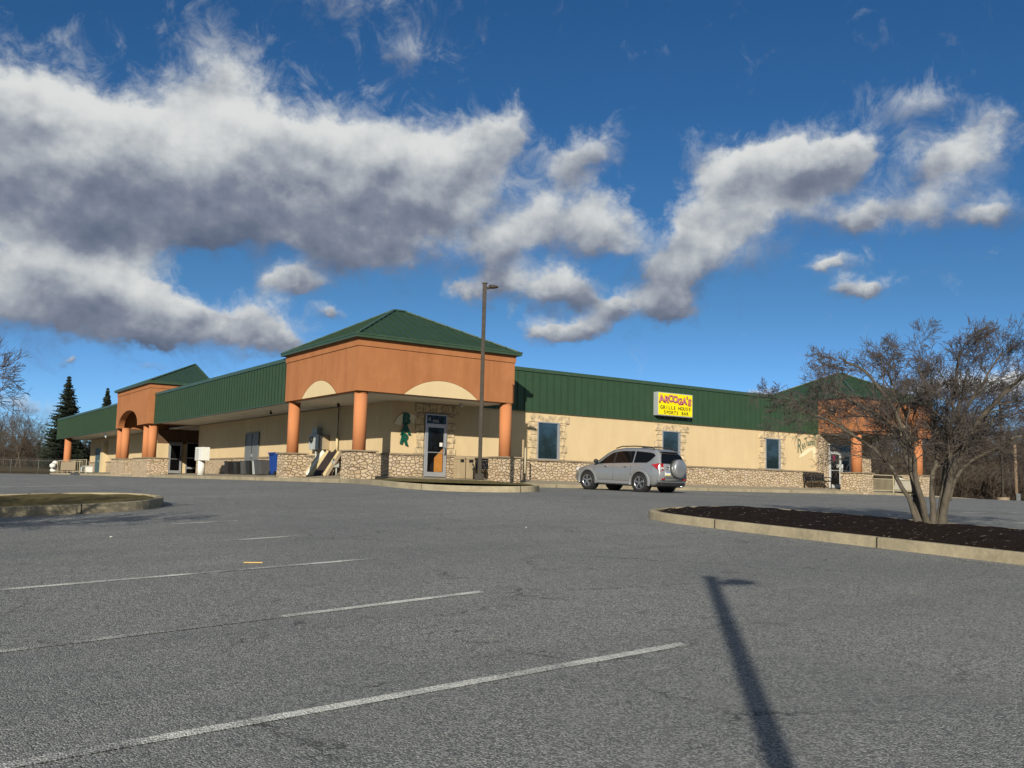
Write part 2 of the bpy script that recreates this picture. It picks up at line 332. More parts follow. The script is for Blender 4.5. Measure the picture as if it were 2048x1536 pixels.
def concrete(name, c=(.42, .36, .24), joints=True, dark=.45):
    m, t, p, oc = newmat(name)
    n = t.noise(oc, 1.6, 6, .65); n2 = t.noise(oc, 14, 5, .7)
    cc = t.mix(t.ramp(n, .32, .68, 0., .75), c, tuple(x*dark for x in c))
    cc = t.mix(t.ramp(n2, .45, .75, 0., .45), cc, tuple(min(1, x*1.35) for x in c))
    cc = t.mix(t.ramp(t.noise(oc, 70, 3), .3, .7, 0., .25), cc, tuple(x*.55 for x in c))
    if joints:
        u = t.add('ShaderNodeSeparateXYZ', ins={0: t.add('ShaderNodeTexCoord').outputs['UV']}).outputs[0]
        fr = t.math('FRACT', u)
        j = t.math('LESS_THAN', fr, .008)
        cc = t.mix(j, cc, (.03, .025, .02))
        grime = t.math('MULTIPLY', t.ramp(fr, 0., .05, .35, 0.), t.ramp(n2, .3, .7))
        cc = t.mix(grime, cc, (.10, .085, .06))
    setp(t, p, col=cc, rough=.93, spec=.2, normal=bump(t, n2, .008, .8))
    return m
def ground_mat(name, a, b, c3, s=3., chips=None):
    m, t, p, oc = newmat(name)
    cc = t.mix(t.ramp(t.noise(oc, s*.2, 5), .35, .65), a, b)
    cc = t.mix(t.ramp(t.noise(oc, s*8, 6, .75), .4, .7, 0., .8), cc, c3)
    h = t.noise(oc, s*10, 6, .75)
    if chips:
        wv = t.vmath('ADD', t.vmath('MULTIPLY', oc, (1., 2.2, 1.)), t.vmath('MULTIPLY', t.noise(oc, 9, 3, out=1), (.3, .3, 0.)))
        vo = t.add('ShaderNodeTexVoronoi', feature='F1', ins={'Vector': wv, 'Scale': 24., 'Randomness': 1.})
        sc = t.add('ShaderNodeSeparateColor', ins={0: vo.outputs['Color']}).outputs
        cc = t.mix(t.ramp(sc[0], .55, 1., 0., .7), cc, chips[0]); cc = t.mix(t.ramp(sc[1], .982, .992, 0., .8), cc, chips[1])
        h = t.math('ADD', h, t.math('MULTIPLY', vo.outputs['Distance'], 1.2))
    setp(t, p, col=cc, rough=1., spec=.1, normal=bump(t, h, .05, 1.))
    return m
def glass(name, c=(.012, .014, .016), ior=1.9, rough=.03):
    m, t, p, oc = newmat(name)
    setp(t, p, col=c, rough=rough, ior=ior, normal=bump(t, t.noise(oc, 1.2, 2), .012, .12)); return m
M = dict(
 asphalt=asphalt('asphalt'), paint=asphalt('worn_white_paint', True), paint_faint=asphalt('faint_white_paint', True, (.50, .62)),
 kerb=concrete('kerb_concrete'), walk=concrete('sidewalk_concrete', (.40, .35, .26), False, .6),
 stucco=stucco('cream_stucco', (.71, .55, .32), (.56, .41, .22), .6),
 orange=stucco('orange_stucco', (.44, .185, .076), (.29, .105, .042), .85),
 column=stucco('column_stucco', (.58, .235, .10), (.46, .165, .065), .5),
 cream=stucco('arch_cream', (.70, .56, .33), (.58, .44, .25), .4),
 stone=stonemat('stone_veneer', 4.6), stone_big=plain('quoin_stone', (.58, .45, .27), .9, 0, .55, 5.5, .03, 16), cap=concrete('stone_cap', (.36, .28, .19), False, .5),
 green=plain('green_metal', (.036, .074, .039), .5, 0, .10, 1.2, spec=.35), green_roof=plain('green_roof_metal', (.030, .062, .035), .45, 0, .12, .9, spec=.4),
 gutter=plain('green_gutter', (.045, .085, .05), .42, spec=.4),
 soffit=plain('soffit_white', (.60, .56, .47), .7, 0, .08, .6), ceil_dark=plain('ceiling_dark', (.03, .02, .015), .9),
 roofing=plain('flat_roofing', (.12, .12, .12), .9),
 alu=plain('aluminium', (.50, .52, .54), .38, .55, .06), alu_white=plain('pale_door_frame', (.62, .63, .60), .45, .1, .05),
 glass=glass('window_glass', (.015, .03, .035), 2.3), doorglass=glass('door_glass', (.006, .006, .006), 1.5, .02),
 greydoor=plain('grey_door_paint', (.16, .17, .17), .5, 0, .08), blackmetal=plain('black_metal', (.012, .012, .013), .4),
 bronze=plain('bronze_pole', (.045, .036, .026), .6, 0, .12, spec=.25), tanplastic=plain('tan_bin', (.40, .31, .19), .6, 0, .1),
 black=plain('black_plastic', (.013, .013, .013), .5), greyp=plain('grey_plastic', (.075, .075, .075), .55), blue=plain('blue_plastic', (.004, .045, .26), .45),
 white=plain('white_paint', (.78, .77, .70), .6, 0, .05), boxgrey=plain('meter_grey', (.42, .45, .42), .5), woodpale=plain('pale_wood', (.62, .50, .26), .8, 0, .2, 4), wooddark=plain('dark_wood', (.035, .022, .018), .7, 0, .3, 4),
 yellow=plain('sign_yellow', (.93, .78, .0), .35, 0, .04), signgrey=plain('sign_side', (.36, .40, .40), .5),
 dgreen=plain('dark_green_letters', (.004, .085, .05), .4), ltgreen=plain('green_grey_paint', (.13, .16, .10), .8, 0, .2, 20), creampaint=plain('cream_paint', (.80, .74, .50), .8, 0, .06, 8),
 ink=plain('black_ink', (.02, .015, .01), .5), magenta=plain('magenta_ink', (.30, .005, .07), .5), pink=plain('pink_ink', (.80, .42, .42), .5, 0, .25, 9),
 mulch=ground_mat('mulch', (.014, .010, .009), (.022, .014, .011), (.045, .030, .022), 6, ((.055, .036, .026), (.45, .40, .34))), grass=ground_mat('winter_grass', (.17, .13, .05), (.10, .09, .03), (.30, .24, .12), 5),
 dirt=ground_mat('brown_ground', (.085, .065, .035), (.06, .05, .026), (.13, .10, .055), 4), leaf=ground_mat('leaf_litter', (.040, .030, .019), (.028, .022, .014), (.085, .062, .038), 7),
 bark=plain('tree_bark', (.105, .088, .065), .9, 0, .35, 9, .02, 30), twig=plain('twig', (.088, .073, .066), .9, 0, .3, 5),
 woods=plain('woods_bark', (.095, .072, .052), .95, 0, .55, .6), spruce=plain('spruce_needles', (.016, .026, .012), .9, 0, .4, 2),
 pole=plain('utility_pole_wood', (.20, .14, .09), .9, 0, .25, 3), wire=plain('wire', (.01, .01, .01), .6), tanrail=plain('tan_railing', (.50, .43, .28), .5, 0, .06),
 red=plain('red_print', (.55, .02, .02), .5), cardboard=plain('cardboard', (.62, .42, .16), .8, 0, .1, 20), recess=plain('recess_shade_brown', (.13, .07, .035), .85, 0, .15), seam=plain('seam_gap', (.010, .024, .012), .7), mortar=plain('mortar', (.24, .17, .10), .95, 0, .2, 8), reveal=plain('reveal_shadow', (.20, .09, .04), .9), galv=plain('galvanised', (.45, .46, .46), .4, .6, .1), fence=plain('dull_fence_wire', (.13, .13, .12), .7),  # recess and seam colours stand for shade
 wood_in=plain('interior_wood', (.42, .17, .03), .5, 0, .2, 4))
# ================================================================== TERRAIN
def gz(x, y):
    p1 = max(-1.52+.04*x+.036*y, -2.6)
    p2 = -.10 - .016*max(0, 30.6-max(y, 8))*min(1, max(0, (x-14)/4)) - .028*max(0, min(x, 90)-47.5) - .008*max(0, 14-x)
    m = max(min(p1, p2), -9); k = .05
    return m - k*math.log(math.exp(-(p1-m)/k)+math.exp(-(p2-m)/k))
def far_z(x, y):
    z = gz(min(max(x, -60), 95), min(max(y, -40), 104))-.07
    if y > 106: z += min((y-106)*.035, 1.6)
    if x > 58: z += min(max(0, x-80)*.03, 2.0)
    return z
def grid(name, xs, ys, zf, m):
    V_ = [(x, y, zf(x, y)) for y in ys for x in xs]; nx = len(xs)
    F_ = [(j*nx+i, j*nx+i+1, (j+1)*nx+i+1, (j+1)*nx+i) for j in range(len(ys)-1) for i in range(nx-1)]
    return mesh_np(name, V_, F_, m)
def lin(a, b, s): return [a+(b-a)*i/round((b-a)/s) for i in range(round((b-a)/s)+1)]
xs = lin(-40, -8, 2)+lin(-7.5, 30, .5)+lin(31, 92, 1); ys = lin(-24, -4, 2)+lin(-3.5, 34, .5)+lin(35, 104, 1)
struct(grid('parking_lot', xs, ys, gz, M['asphalt']))
fx = [-2500, -900, -400, -200, -100, -60, -41, -20, 0, 10, 20, 30, 40, 50, 60, 70, 80, 91, 110, 130, 160, 200, 300, 500, 1200, 2800]
fy = [-2500, -900, -400, -200, -100, -60, -30, -15, 0, 15, 30, 45, 60, 75, 90, 103, 106, 112, 120, 130, 145, 160, 200, 300, 600, 1400, 3000]
struct(grid('ground', fx, fy, far_z, M['dirt']))

def resample(P, step, closed=False):
    P = [Vector((*p, 0)[:3]) for p in P]; out = []
    n = len(P)
    for i in range(n if closed else n-1):
        a, b = P[i], P[(i+1) % n]; k = max(1, round((b-a).length/step))
        out += [a.lerp(b, j/k) for j in range(k)]
    if not closed: out.append(P[-1])
    return out
def chaikin(P, it=3, closed=False):
    P = [Vector((p[0], p[1], 0)) for p in P]
    for _ in range(it):
        Q = []; n = len(P)
        for i in range(n if closed else n-1):
            a, b = P[i], P[(i+1) % n]; Q += [a.lerp(b, .25), a.lerp(b, .75)]
        if not closed: Q = [P[0]]+Q+[P[-1]]
        P = Q
    return P
def kerb(name, path, closed=False, h=.15, wd=.16, hf=None, label=None):
    """path runs with the road on its right-hand side"""
    P = path; n = len(P); mb = MB(); uvs = []; L = 0; prof = [(0, -.12), (0.012, -.01), (.03, 0.), (wd, 0.), (wd, -.12)]
    rings = n+1 if closed else n
    for i in range(rings):
        p = P[i % n]; a = P[(i-1) % n] if closed or i > 0 else p; b = P[(i+1) % n] if closed or i < n-1 else p
        d = (b-a).normalized(); nl = Vector((-d.y, d.x, 0))
        if i: L += (P[i % n]-P[(i-1) % n]).length
        hh = hf(p.x, p.y) if hf else h
        for k, (o, zz) in enumerate(prof):
            q = p+nl*o; z0 = gz(p.x, p.y)
            z = z0-.15 if k in (0, 4) else z0+hh+zz*(1 if k > 1 else 1.2)
            mb.v.append((q.x, q.y, z)); uvs.append((L/3.05, k*.1))
    m = len(prof)
    for i in range(rings-1):
        for k in range(m-1): mb.f.append((i*m+k, (i+1)*m+k, (i+1)*m+k+1, i*m+k+1)); mb.m.append(0); mb.sm.append(False)
    if not closed:
        mb.f += [tuple(range(m)), tuple((rings-1)*m+k for k in reversed(range(m)))]; mb.m += [0, 0]; mb.sm += [False]*2
    mb.uv = uvs
    return struct(mb.build(name, M['kerb']))
def fill(name, poly, zf, step, m, kind='structure', pert=0.):
    pts = [Vector((p[0], p[1])) for p in poly]; nb = len(pts)
    def inside(x, y):
        c = False; j = nb-1
        for i in range(nb):
            xi, yi, xj, yj = pts[i].x, pts[i].y, pts[j].x, pts[j].y
            if (yi > y) != (yj > y) and x < (xj-xi)*(y-yi)/(yj-yi)+xi: c = not c
            j = i
        return c
    x0 = min(p.x for p in pts); x1 = max(p.x for p in pts); y0 = min(p.y for p in pts); y1 = max(p.y for p in pts)
    y = y0+step/2; r_ = random.Random(3)
    A = np.array([(p.x, p.y) for p in pts]); B = np.roll(A, -1, 0); AB = B-A; l2 = (AB**2).sum(1)+1e-9
    def bd(x, y):
        t = np.clip(((x-A[:, 0])*AB[:, 0]+(y-A[:, 1])*AB[:, 1])/l2, 0, 1)
        return float(np.sqrt(((A+AB*t[:, None]-[x, y])**2).sum(1).min()))
    allp = list(pts); ds = [0.]*nb
    while y < y1:
        x = x0+step/2
        while x < x1:
            if inside(x, y):
                d = bd(x, y)
                if d > step*.35: allp.append(Vector((x+r_.uniform(-.2, .2)*step, y+r_.uniform(-.2, .2)*step))); ds.append(d)
            x += step
        y += step
    v, e, f, *_ = geometry.delaunay_2d_cdt(allp, [(i, (i+1) % nb) for i in range(nb)], [], 1, 1e-6)
    mb = MB(); vs = []
    for p in v: vs.append((p.x, p.y, zf(p.x, p.y, bd(p.x, p.y))+(r_.uniform(-pert, pert) if bd(p.x, p.y) > .05 else 0)))
    mb.add(vs, [tuple(t) for t in f], 0, True)
    o = mb.build(name, m)
    return struct(o, kind)
def offset(P, d, closed=False):
    out = []; n = len(P)
    for i in range(n):
        a = P[(i-1) % n] if closed or i > 0 else P[i]; b = P[(i+1) % n] if closed or i < n-1 else P[i]
        dd = (b-a).normalized(); out.append(P[i]+Vector((-dd.y, dd.x, 0))*d)
    return out
# --- sidewalk kerb with the bulge around the lamp post (road on the right when walking this way)
bul = chaikin([(14.2, 32.5), (14.1, 30.5), (13.2, 27.5), (12.5, 24.6), (12.5, 22.4), (13.3, 20.9), (14.6, 20.3), (15.7, 21.0), (16.6, 23.), (18.2, 26.8), (19.6, 29.8), (21.4, 30.9), (23.5, 30.9)], 3)
path = resample([(14.2, 98.6), (14.2, 33.)], 2.)+[p for p in bul[1:-1]]+resample([(24., 30.9), (70., 30.9)], 2.)
path = path[::-1]      # so that the building side is on the left
path = path[::-1]
def kh(x, y):
    return .15 if y > 31.5 or x > 22.5 else .165
kpath = path
# left normal (-dy, dx) must point to the building: walking -Y, left is +X
kerb('sidewalk_kerb', kpath, hf=kh)
inner = offset(kpath, .158)
def wz(x, y, d=0):
    t = min(max((x-14.36)/2.88, 0), max((y-31.06)/2.41, 0)); t = min(max(t, 0), 1)
    return t
def walkz(x, y, d=0):
    t = wz(x, y); base = gz(min(x, 200), y)+.145
    return base*(1-t)+.215*t if (y > 30.9 and x > 14.3) else max(base, -.02+.07*min(1, max(0, (y-20)/9)))
inn = [p for p in inner if p.x < 53.2]
poly = [(p.x, p.y) for p in inn]+[(53.0, 33.47+3.), (49.6, 36.4), (49.6, 33.5), (17.26, 33.5), (17.26, 60.4), (21, 60.4), (21, 68), (17.26, 68.), (17.26, 98.6)]
fill('sidewalk', poly, walkz, .8, M['walk'])
# grass strip in the bulge
gb = [p for p in offset(kpath, .17) if p.y < 28.6 and p.x < 20]
gp = [(p.x, p.y) for p in gb]+[(17.8, 28.3), (14.2, 28.5)]
def gzz(x, y, d): return walkz(x, y)+.012+.05*min(d, 1)*min(1, max(0, (y-19)/3)) if d > .01 else walkz(x, y)+.004
fill('grass_strip', gp, gzz, .28, M['grass'], pert=.022)
# verge behind the kerb at the right
fill('verge', [(53.2, 31.06), (90, 31.06), (90, 60), (53.2, 60)], lambda x, y, d: gz(x, 31)+.14+.02*min(d, 6), 3., M['dirt'])
# --- right-hand island (mulch and tree) and left-hand island (grass)
def island(name, out, h, mound, m, kind, pert, step):
    P = chaikin(out, 3, True); P = [p for p in P]
    # make it run counter-clockwise so that the inside is on the left
    ar = sum(P[i].x*P[(i+1) % len(P)].y-P[(i+1) % len(P)].x*P[i].y for i in range(len(P)))
    if ar < 0: P = P[::-1]
    P = resample([(p.x, p.y) for p in P], .5, True)
    kerb(name+'_kerb', P, True, h=h)
    I = offset(P, .158, True)
    return fill(name, [(p.x, p.y) for p in I], lambda x, y, d: gz(x, y)+h-.03+(mound*min(1, d/1.3)**.6 if d > .01 else 0), step, m, kind, pert)
island('mulch_bed', [(11.72, -6), (11.72, 2), (11.72, 8), (11.70, 11.1), (11.9, 12.95), (13.1, 13.35), (14.6, 12.8), (14.9, 10.8), (14.9, 8), (14.9, 2), (14.9, -6)], .15, .13, M['mulch'], 'structure', .02, .16)
island('grass_island', [(-9, 18.35), (-2, 18.35), (2.2, 18.3), (4.1, 18.5), (5.1, 19.6), (5.05, 21.0), (4.0, 21.9), (2.4, 22.0), (-2, 22.0), (-9, 22.0)], .18, .06, M['grass'], 'structure', .02, .25)
island('tree_island', [(-3.2, 12.8), (-.2, 12.8), (.2, 14.4), (-.2, 16.2), (-3.2, 16.2)], .15, .08, M['mulch'], 'structure', .02, .3)

# --- painted stall lines, 4 mm above the asphalt
def stripe(x0, y0, x1, y1, w=.1, m='paint'):
    a = Vector((x0, y0, 0)); b = Vector((x1, y1, 0)); d = (b-a); L = d.length; d.normalize(); n = Vector((-d.y, d.x, 0))*w/2
    k = max(1, round(L/.25)); mb = MB(); vs = []
    for i in range(k+1):
        p = a+d*L*i/k
        for s in (-1, 1):
            q = p+n*s; vs.append((q.x, q.y, gz(q.x, q.y)+.005))
    mb.add(vs, [(2*i, 2*i+1, 2*i+3, 2*i+2) for i in range(k)])
    return struct(mb.build('stall_line', M[m]))
for (x0, x1, y0, y1, m) in [(-.4, 5.02, 4.80, 4.95, 'paint'), (2.9, 4.97, 7.45, 7.62, 'paint'), (-.4, 2.9, 7.2, 7.45, 'paint_faint'), (.3, 5.15, 10.0, 10.3, 'paint'), (4.15, 5.25, 13.0, 13.1, 'paint'),
                         (4.1, 5.25, 15.77, 15.8, 'paint'), (-.4, 4., 2.2, 2.2, 'paint_faint'), (-2, 5.1, 27.9, 28., 'paint'), (-2, 4.6, 33.4, 33.5, 'paint'), (-2, 5.2, 39., 39., 'paint'), (-2, 5.2, 44.5, 44.5, 'paint')]:
    stripe(x0, y0, x1, y1, .1, m)
for i in range(9): stripe(8.6, 36+i*5.5, 13.4, 36+i*5.5, .1, 'paint')
for i in range(6): stripe(17.6, 11.6-i*2.74, 23.2, 11.6-i*2.74, .1, 'paint')
stripe(23.2, 12, 23.2, -6, .1, 'paint')
# hatched access aisle and stall lines before the restaurant door
for i in range(7): stripe(35.2+i*1.75, 30.5, 36.5+i*1.75, 26.9, .11, 'paint')
stripe(36.5, 26.9, 47., 26.9, .11); stripe(35.2, 30.6, 45.7, 30.6, .11)
for x in (29.6, 26.9, 32.4): stripe(x, 26., x, 28.6, .1, 'paint_faint')
for x in (50., 53, 56, 59, 62): stripe(x, 25.4, x, 30.2, .1, 'paint')

# ================================================================== BUILDING
B = thing('commercial_building', 'long single storey plaza building with orange hip-roofed towers, cream walls and green metal fascia', 'building', (17, 33, 0))
XW, YW = 17.24, 33.47; ZS = 3.30
mb = MB()
mb.box(XW, 49.6, YW, YW+.2, -.2, ZS)
mb.build('street_wall', M['stucco'], B)
mb = MB(); mb.box(XW, XW+.2, YW+.2, 60.4, -.2, ZS); mb.box(XW, XW+.2, 68.3, 96.2, -.2, ZS); mb.box(XW+.2, 49.4, 96.0, 96.2, -.2, ZS); mb.box(49.4, 49.6, YW+.2, 96.2, -.2, ZS)
mb.build('side_wall', M['stucco'], B)
# entry recess between the two blocks of the left wing
mb = MB(); mb.box(XW+.2, 21., 60.2, 60.4, -.2, ZS); mb.box(21., 21.2, 60.2, 68.4, -.2, ZS); mb.box(17.30, 18.25, 67.9, 68.1, 2.45, ZS); mb.box(18.55, 21.0, 67.9, 68.1, 2.45, ZS); mb.box(16.55, 17.295, 67.9, 68.1, 2.3, ZS); mb.box(18.255, 18.545, 67.9, 68.1, 2.3, ZS)
mb.build('recess_wall', M['recess'], B)  # brown carries the recess shade; pillars darkened above their sunlit part
mb = MB(); mb.box(16.55, 17.30, 67.9, 68.1, 0, 2.299); mb.box(18.25, 18.55, 67.9, 68.1, 0, 2.299); mb.build('recess_pillar', M['stucco'], B)
# stone wainscot and its cap
def wains(segs_x, segs_y, z1=1.08):
    mb = MB(); cp = MB()
    for a, b in segs_x: mb.box(a, b, YW-.07, YW-.001, -.2, z1); cp.box(a, b, YW-.12, YW-.002, z1, z1+.07)
    for a, b in segs_y: mb.box(XW-.07, XW-.001, a, b, -.2, z1); cp.box(XW-.12, XW-.002, a, b, z1, z1+.07)
    mb.build('stone_wainscot', M['stone'], B); cp.build('stone_ledge', M['cap'], B)
wains([(XW-.07, 18.72), (19.82, 44.5)], [])
wains([], [(YW, 48.9), (51.1, 60.4), (68.0, 90.2), (93.2, 96.2)])
mb = MB(); mb.box(44.5, 45.55, YW-.075, YW-.001, -.2, ZS-.01); mb.box(47.62, 49.66, YW-.075, YW-.001, -.2, ZS-.01); mb.box(45.55, 47.62, YW-.075, YW-.001, 2.80, ZS-.01); mb.box(49.601, 49.67, YW, YW+4, -.2, ZS-.01)
mb.build('stone_entry_wall', M['stone'], B)
# quoin surrounds: separate irregular blocks
def quoins(x0, x1, z0, z1, side=.36, top=.34, seed=1):
    r_ = random.Random(seed); mb = MB()
    for sgn, xe in ((-1, x0), (1, x1)):
        z = 1.15
        while z < z1-.02:
            h = min(r_.uniform(.22, .36), z1-z); wd = side*r_.uniform(.85, 1.32)
            a, b = (xe-wd, xe-.002) if sgn < 0 else (xe+.002, xe+wd)
            mb.box(a, b, YW-.05-r_.uniform(0, .02), YW-.001, z+.012, z+h-.004); z += h
    x = x0-side*1.1
    while x < x1+side*1.0:
        wd = r_.uniform(.22, .34); mb.box(x+.006, x+wd-.006, YW-.052-r_.uniform(0, .02), YW-.001, z1+.012, min(z1+top*r_.uniform(.88, 1.08), ZS-.03)); x += wd
    mb.build('stone_surround', M['stone_big'], B, bevel=.012)
    mb = MB(); mb.box(x0-side*.8, x0-.001, YW-.02, YW-.0005, 1.15, z1); mb.box(x1+.001, x1+side*.8, YW-.02, YW-.0005, 1.15, z1); mb.box(x0-side*.8, x1+side*.8, YW-.02, YW-.0005, z1+.001, z1+top*.85)
    mb.build('mortar_bed', M['mortar'], B)
quoins(24.56, 25.77, 1.2, 2.82, .42, .36, 4); quoins(32.29, 33.50, 1.2, 2.82, .40, .36, 5); quoins(40.04, 41.25, 1.2, 2.82, .42, .36, 6)
quoins(18.72, 19.82, .25, 2.88, .36, .36, 8)
# windows
for i, x in enumerate((24.61, 32.34, 40.09)):
    fr = MB(); zz0, zz1, x1 = 1.19, 2.80, x+1.11
    for a, b, c, d in ((x-.05, x, zz0-.05, zz1+.05), (x1, x1+.09, zz0-.05, zz1+.05)): fr.box(a, b, YW-.10, YW-.001, c, d)
    fr.box(x, x1, YW-.10, YW-.001, zz0-.05, zz0); fr.box(x, x1, YW-.10, YW-.001, zz1, zz1+.05)
    wf = fr.build('window', M['alu'], B, bevel=.006)
    g = MB().box(x+.001, x1-.001, YW-.045, YW-.02, zz0+.001, zz1-.001).build('pane', M['glass'], wf)
    MB().box(x-.12, x1+.16, YW-.15, YW-.101, zz0-.11, zz0-.052).build('sill', M['cap'], wf)
# doors
def alu_door(name, x0, x1, z0, z1, zt, leaves, y, mat_f, parent, lab=None, hside=1):
    d = thing(name, '', '', ((x0+x1)/2, y, z0)); del d['label'], d['category']; d.parent = parent; d.matrix_parent_inverse = Matrix.Translation(-Vector(parent['_w']))
    w = .055; f = MB()
    for a, b in ((x0, x0+w), (x1-w, x1)): f.box(a, b, y-.06, y+.02, z0, z1)
    f.box(x0+w, x1-w, y-.06, y+.02, z1-w, z1); f.box(x0+w, x1-w, y-.06, y+.02, zt, zt+w)
    f.build('door_frame', mat_f, d, bevel=.004)
    MB().box(x0+w, x1-w, y-.03, y-.015, zt+w, z1-w).build('transom_pane', M['doorglass'], d)
    wl = (x1-x0-2*w)/leaves; s = .085
    for k in range(leaves):
        a = x0+w+k*wl+.004; b = a+wl-.008; lf = MB()
        lf.box(a, a+s, y-.05, y-.005, z0+.01, zt-.005); lf.box(b-s, b, y-.05, y-.005, z0+.01, zt-.005)
        lf.box(a+s, b-s, y-.05, y-.005, z0+.01, z0+.2); lf.box(a+s, b-s, y-.05, y-.005, zt-.1, zt-.005); lf.box(a+s, b-s, y-.045, y-.034, z0+1.0, z0+1.03)
        lf.build('door_leaf', mat_f, d, bevel=.004)
        MB().box(a+s, b-s, y-.03, y-.018, z0+.2, zt-.1).build('door_pane', M['doorglass'], d)
        hx = b-s/2 if (k == 0 and (leaves == 2 or hside > 0)) else a+s/2
        hb = MB().tube([(hx, y-.05, z0+.92), (hx, y-.13, z0+.95), (hx+(.05 if k else -.05)*(leaves > 1), y-.14, z0+1.08), (hx, y-.13, z0+1.2), (hx, y-.05, z0+1.23)], .018, 8)
        hb.build('door_handle', M['alu_white'] if leaves > 1 else M['blackmetal'], d)
    return d
bd = alu_door('glass_door', 18.75, 19.79, .23, 2.84, 2.38, 1, YW-.07, M['alu'], B)
rd = alu_door('double_glass_door', 45.56, 47.60, .23, 2.78, 2.28, 2, YW-.07, M['alu_white'], B)
ed = alu_door('entry_glass_door', 17.31, 18.24, .21, 2.42, 2.28, 1, 67.86, M['alu'], B)
MB().box(18.56, 20.98, 67.92, 67.97, .2, 2.44).build('recess_glazing', M['doorglass'], B)
mb = MB(); mb.box(18.56, 20.98, 67.86, 67.915, 1.28, 1.38); mb.box(18.56, 20.98, 67.86, 67.915, .55, .68); mb.box(18.56, 20.98, 67.86, 67.915, 2.38, 2.44)
for x in (18.56, 19.7, 20.9): mb.box(x, x+.06, 67.85, 67.91, .2, 2.38)
mb.build('glazing_bars', M['alu'], B)
# interior wood partition seen behind the bar door glass (stands 2 cm before the pane's back face)
mb = MB(); mb.prism([(19.22, .44), (19.62, .44), (19.62, 1.42), (19.22, 1.02)], YW-.104, YW-.101, lambda u, v, t: (u, t, v))
mb.build('wood_partition', M['wood_in'], bd)
# service door and side doors on the left wing
def steel_door(y0, y1, z0, z1, m, leaves=2):
    mb = MB(); mb.box(XW-.06, XW-.001, y0, y1, z0, z1)
    d = mb.build('steel_door', m, B)
    f = MB(); f.box(XW-.09, XW-.002, y0-.08, y0-.001, z0, z1+.08); f.box(XW-.09, XW-.002, y1+.001, y1+.08, z0, z1+.08); f.box(XW-.09, XW-.002, y0, y1, z1+.001, z1+.08)
    f.build('door_frame', M['greydoor'], d)
    if leaves == 2: MB().box(XW-.075, XW-.0605, (y0+y1)/2-.02, (y0+y1)/2+.02, z0, z1).build('astragal', M['black'], d)
    MB().box(XW-.12, XW-.0605, (y0+y1)/2-.12, (y0+y1)/2-.06, z0+.95, z0+1.1).build('door_handle', M['alu'], d)
steel_door(49.0, 50.98, .22, 2.42, M['greydoor']); steel_door(90.4, 93.1, .2, 2.35, plain('teal_door', (.06, .12, .13), .4), 1)
mb = MB().box(XW-.4, XW-.002, 88.2, 89.3, 0, 2.75); mb.build('pilaster', M['cream'], B)
# fascias with standing seams, cap trim
def fascia_x(x0, x1, y):
    mb = MB().box(x0, x1, y, y+.3, ZS, 5.08); x = x0+.2
    while x < x1-.05: mb.box(x-.011, x+.011, y-.045, y-.0005, ZS+.02, 5.05); x += .406
    f = mb.build('fascia', M['green'], B); q = MB(); x = x0+.2
    while x < x1-.05: q.box(x-.020, x-.0112, y-.004, y-.0006, ZS+.02, 5.05); x += .406  # dark strips painting the shade beside each rib
    q.build('rib_shade_strips', M['seam'], f); c = MB(); c.box(x0, x1, y-.05, y+.34, 5.081, 5.24); c.box(x0, x1, y-.02, y-.001, ZS-.03, ZS-.001); c.build('cap_trim', M['gutter'], f)
def fascia_y(y0, y1, x):
    mb = MB().box(x, x+.3, y0, y1, ZS, 5.08); y = y0+.2
    while y < y1-.05: mb.box(x-.05, x-.0005, y-.014, y+.014, ZS+.02, 5.05); y += .406
    f = mb.build('fascia', M['green'], B); q = MB(); y = y0+.2
    while y < y1-.05: q.box(x-.004, x-.0006, y-.085, y-.0142, ZS+.02, 5.05); y += .406  # wider painted rib shade along the left wing
    q.build('rib_shade_strips', M['seam'], f); c = MB(); c.box(x-.05, x+.34, y0, y1, 5.081, 5.24); c.box(x-.02, x-.001, y0, y1, ZS-.03, ZS-.001); c.build('cap_trim', M['gutter'], f)
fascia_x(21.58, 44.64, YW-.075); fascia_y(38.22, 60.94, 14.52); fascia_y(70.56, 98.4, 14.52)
mb = MB().box(14.83, 49.6, 98.1, 98.4, ZS, 5.2); mb.build('end_fascia', M['green'], B)
mb = MB()
for y0, y1 in ((38.2, 60.95), (70.5, 98.1)): mb.box(14.83, 17.3, y0, y1, ZS+.03, ZS+.1)
mb.box(XW+.01, 21., 60.41, 67.9, ZS+.03, ZS+.1); mb.box(17.3, 49.5, 96.2, 98.1, ZS+.03, ZS+.1)
mb.build('soffit', M['soffit'], B)
mb = MB(); mb.box(14.85, 49.5, 38.25, 98.05, 4.72, 4.85); mb.box(21.6, 44.6, YW+.23, 38.24, 4.72, 4.85); mb.box(44.6, 49.5, 38.1, 38.24, 3.4, 5.2); mb.build('flat_roof', M['roofing'], B)
mb = MB(); mb.box(49.3, 49.6, 38.2, 98.05, ZS+.002, 5.2); mb.build('rear_parapet', M['green'], B)
# recessed ceiling lights
for x, y in ((15.9, 48.), (15.9, 56), (15.9, 44.5)): MB().cyl(x, y, ZS-.01, ZS+.025, .12, 16).build('ceiling_light', M['white'], B)
for x, y in ((15.9, 43.8), (19.9, 32.5), (16.2, 36.5)):
    s = MB().box(x-.03, x+.03, y-.03, y+.03, ZS-.06, ZS+.05); s.box(x-.05, x+.05, y-.12, y, ZS-.16, ZS-.061); s.build('flood_light', M['alu_white'] if x > 19 else M['blackmetal'], B)

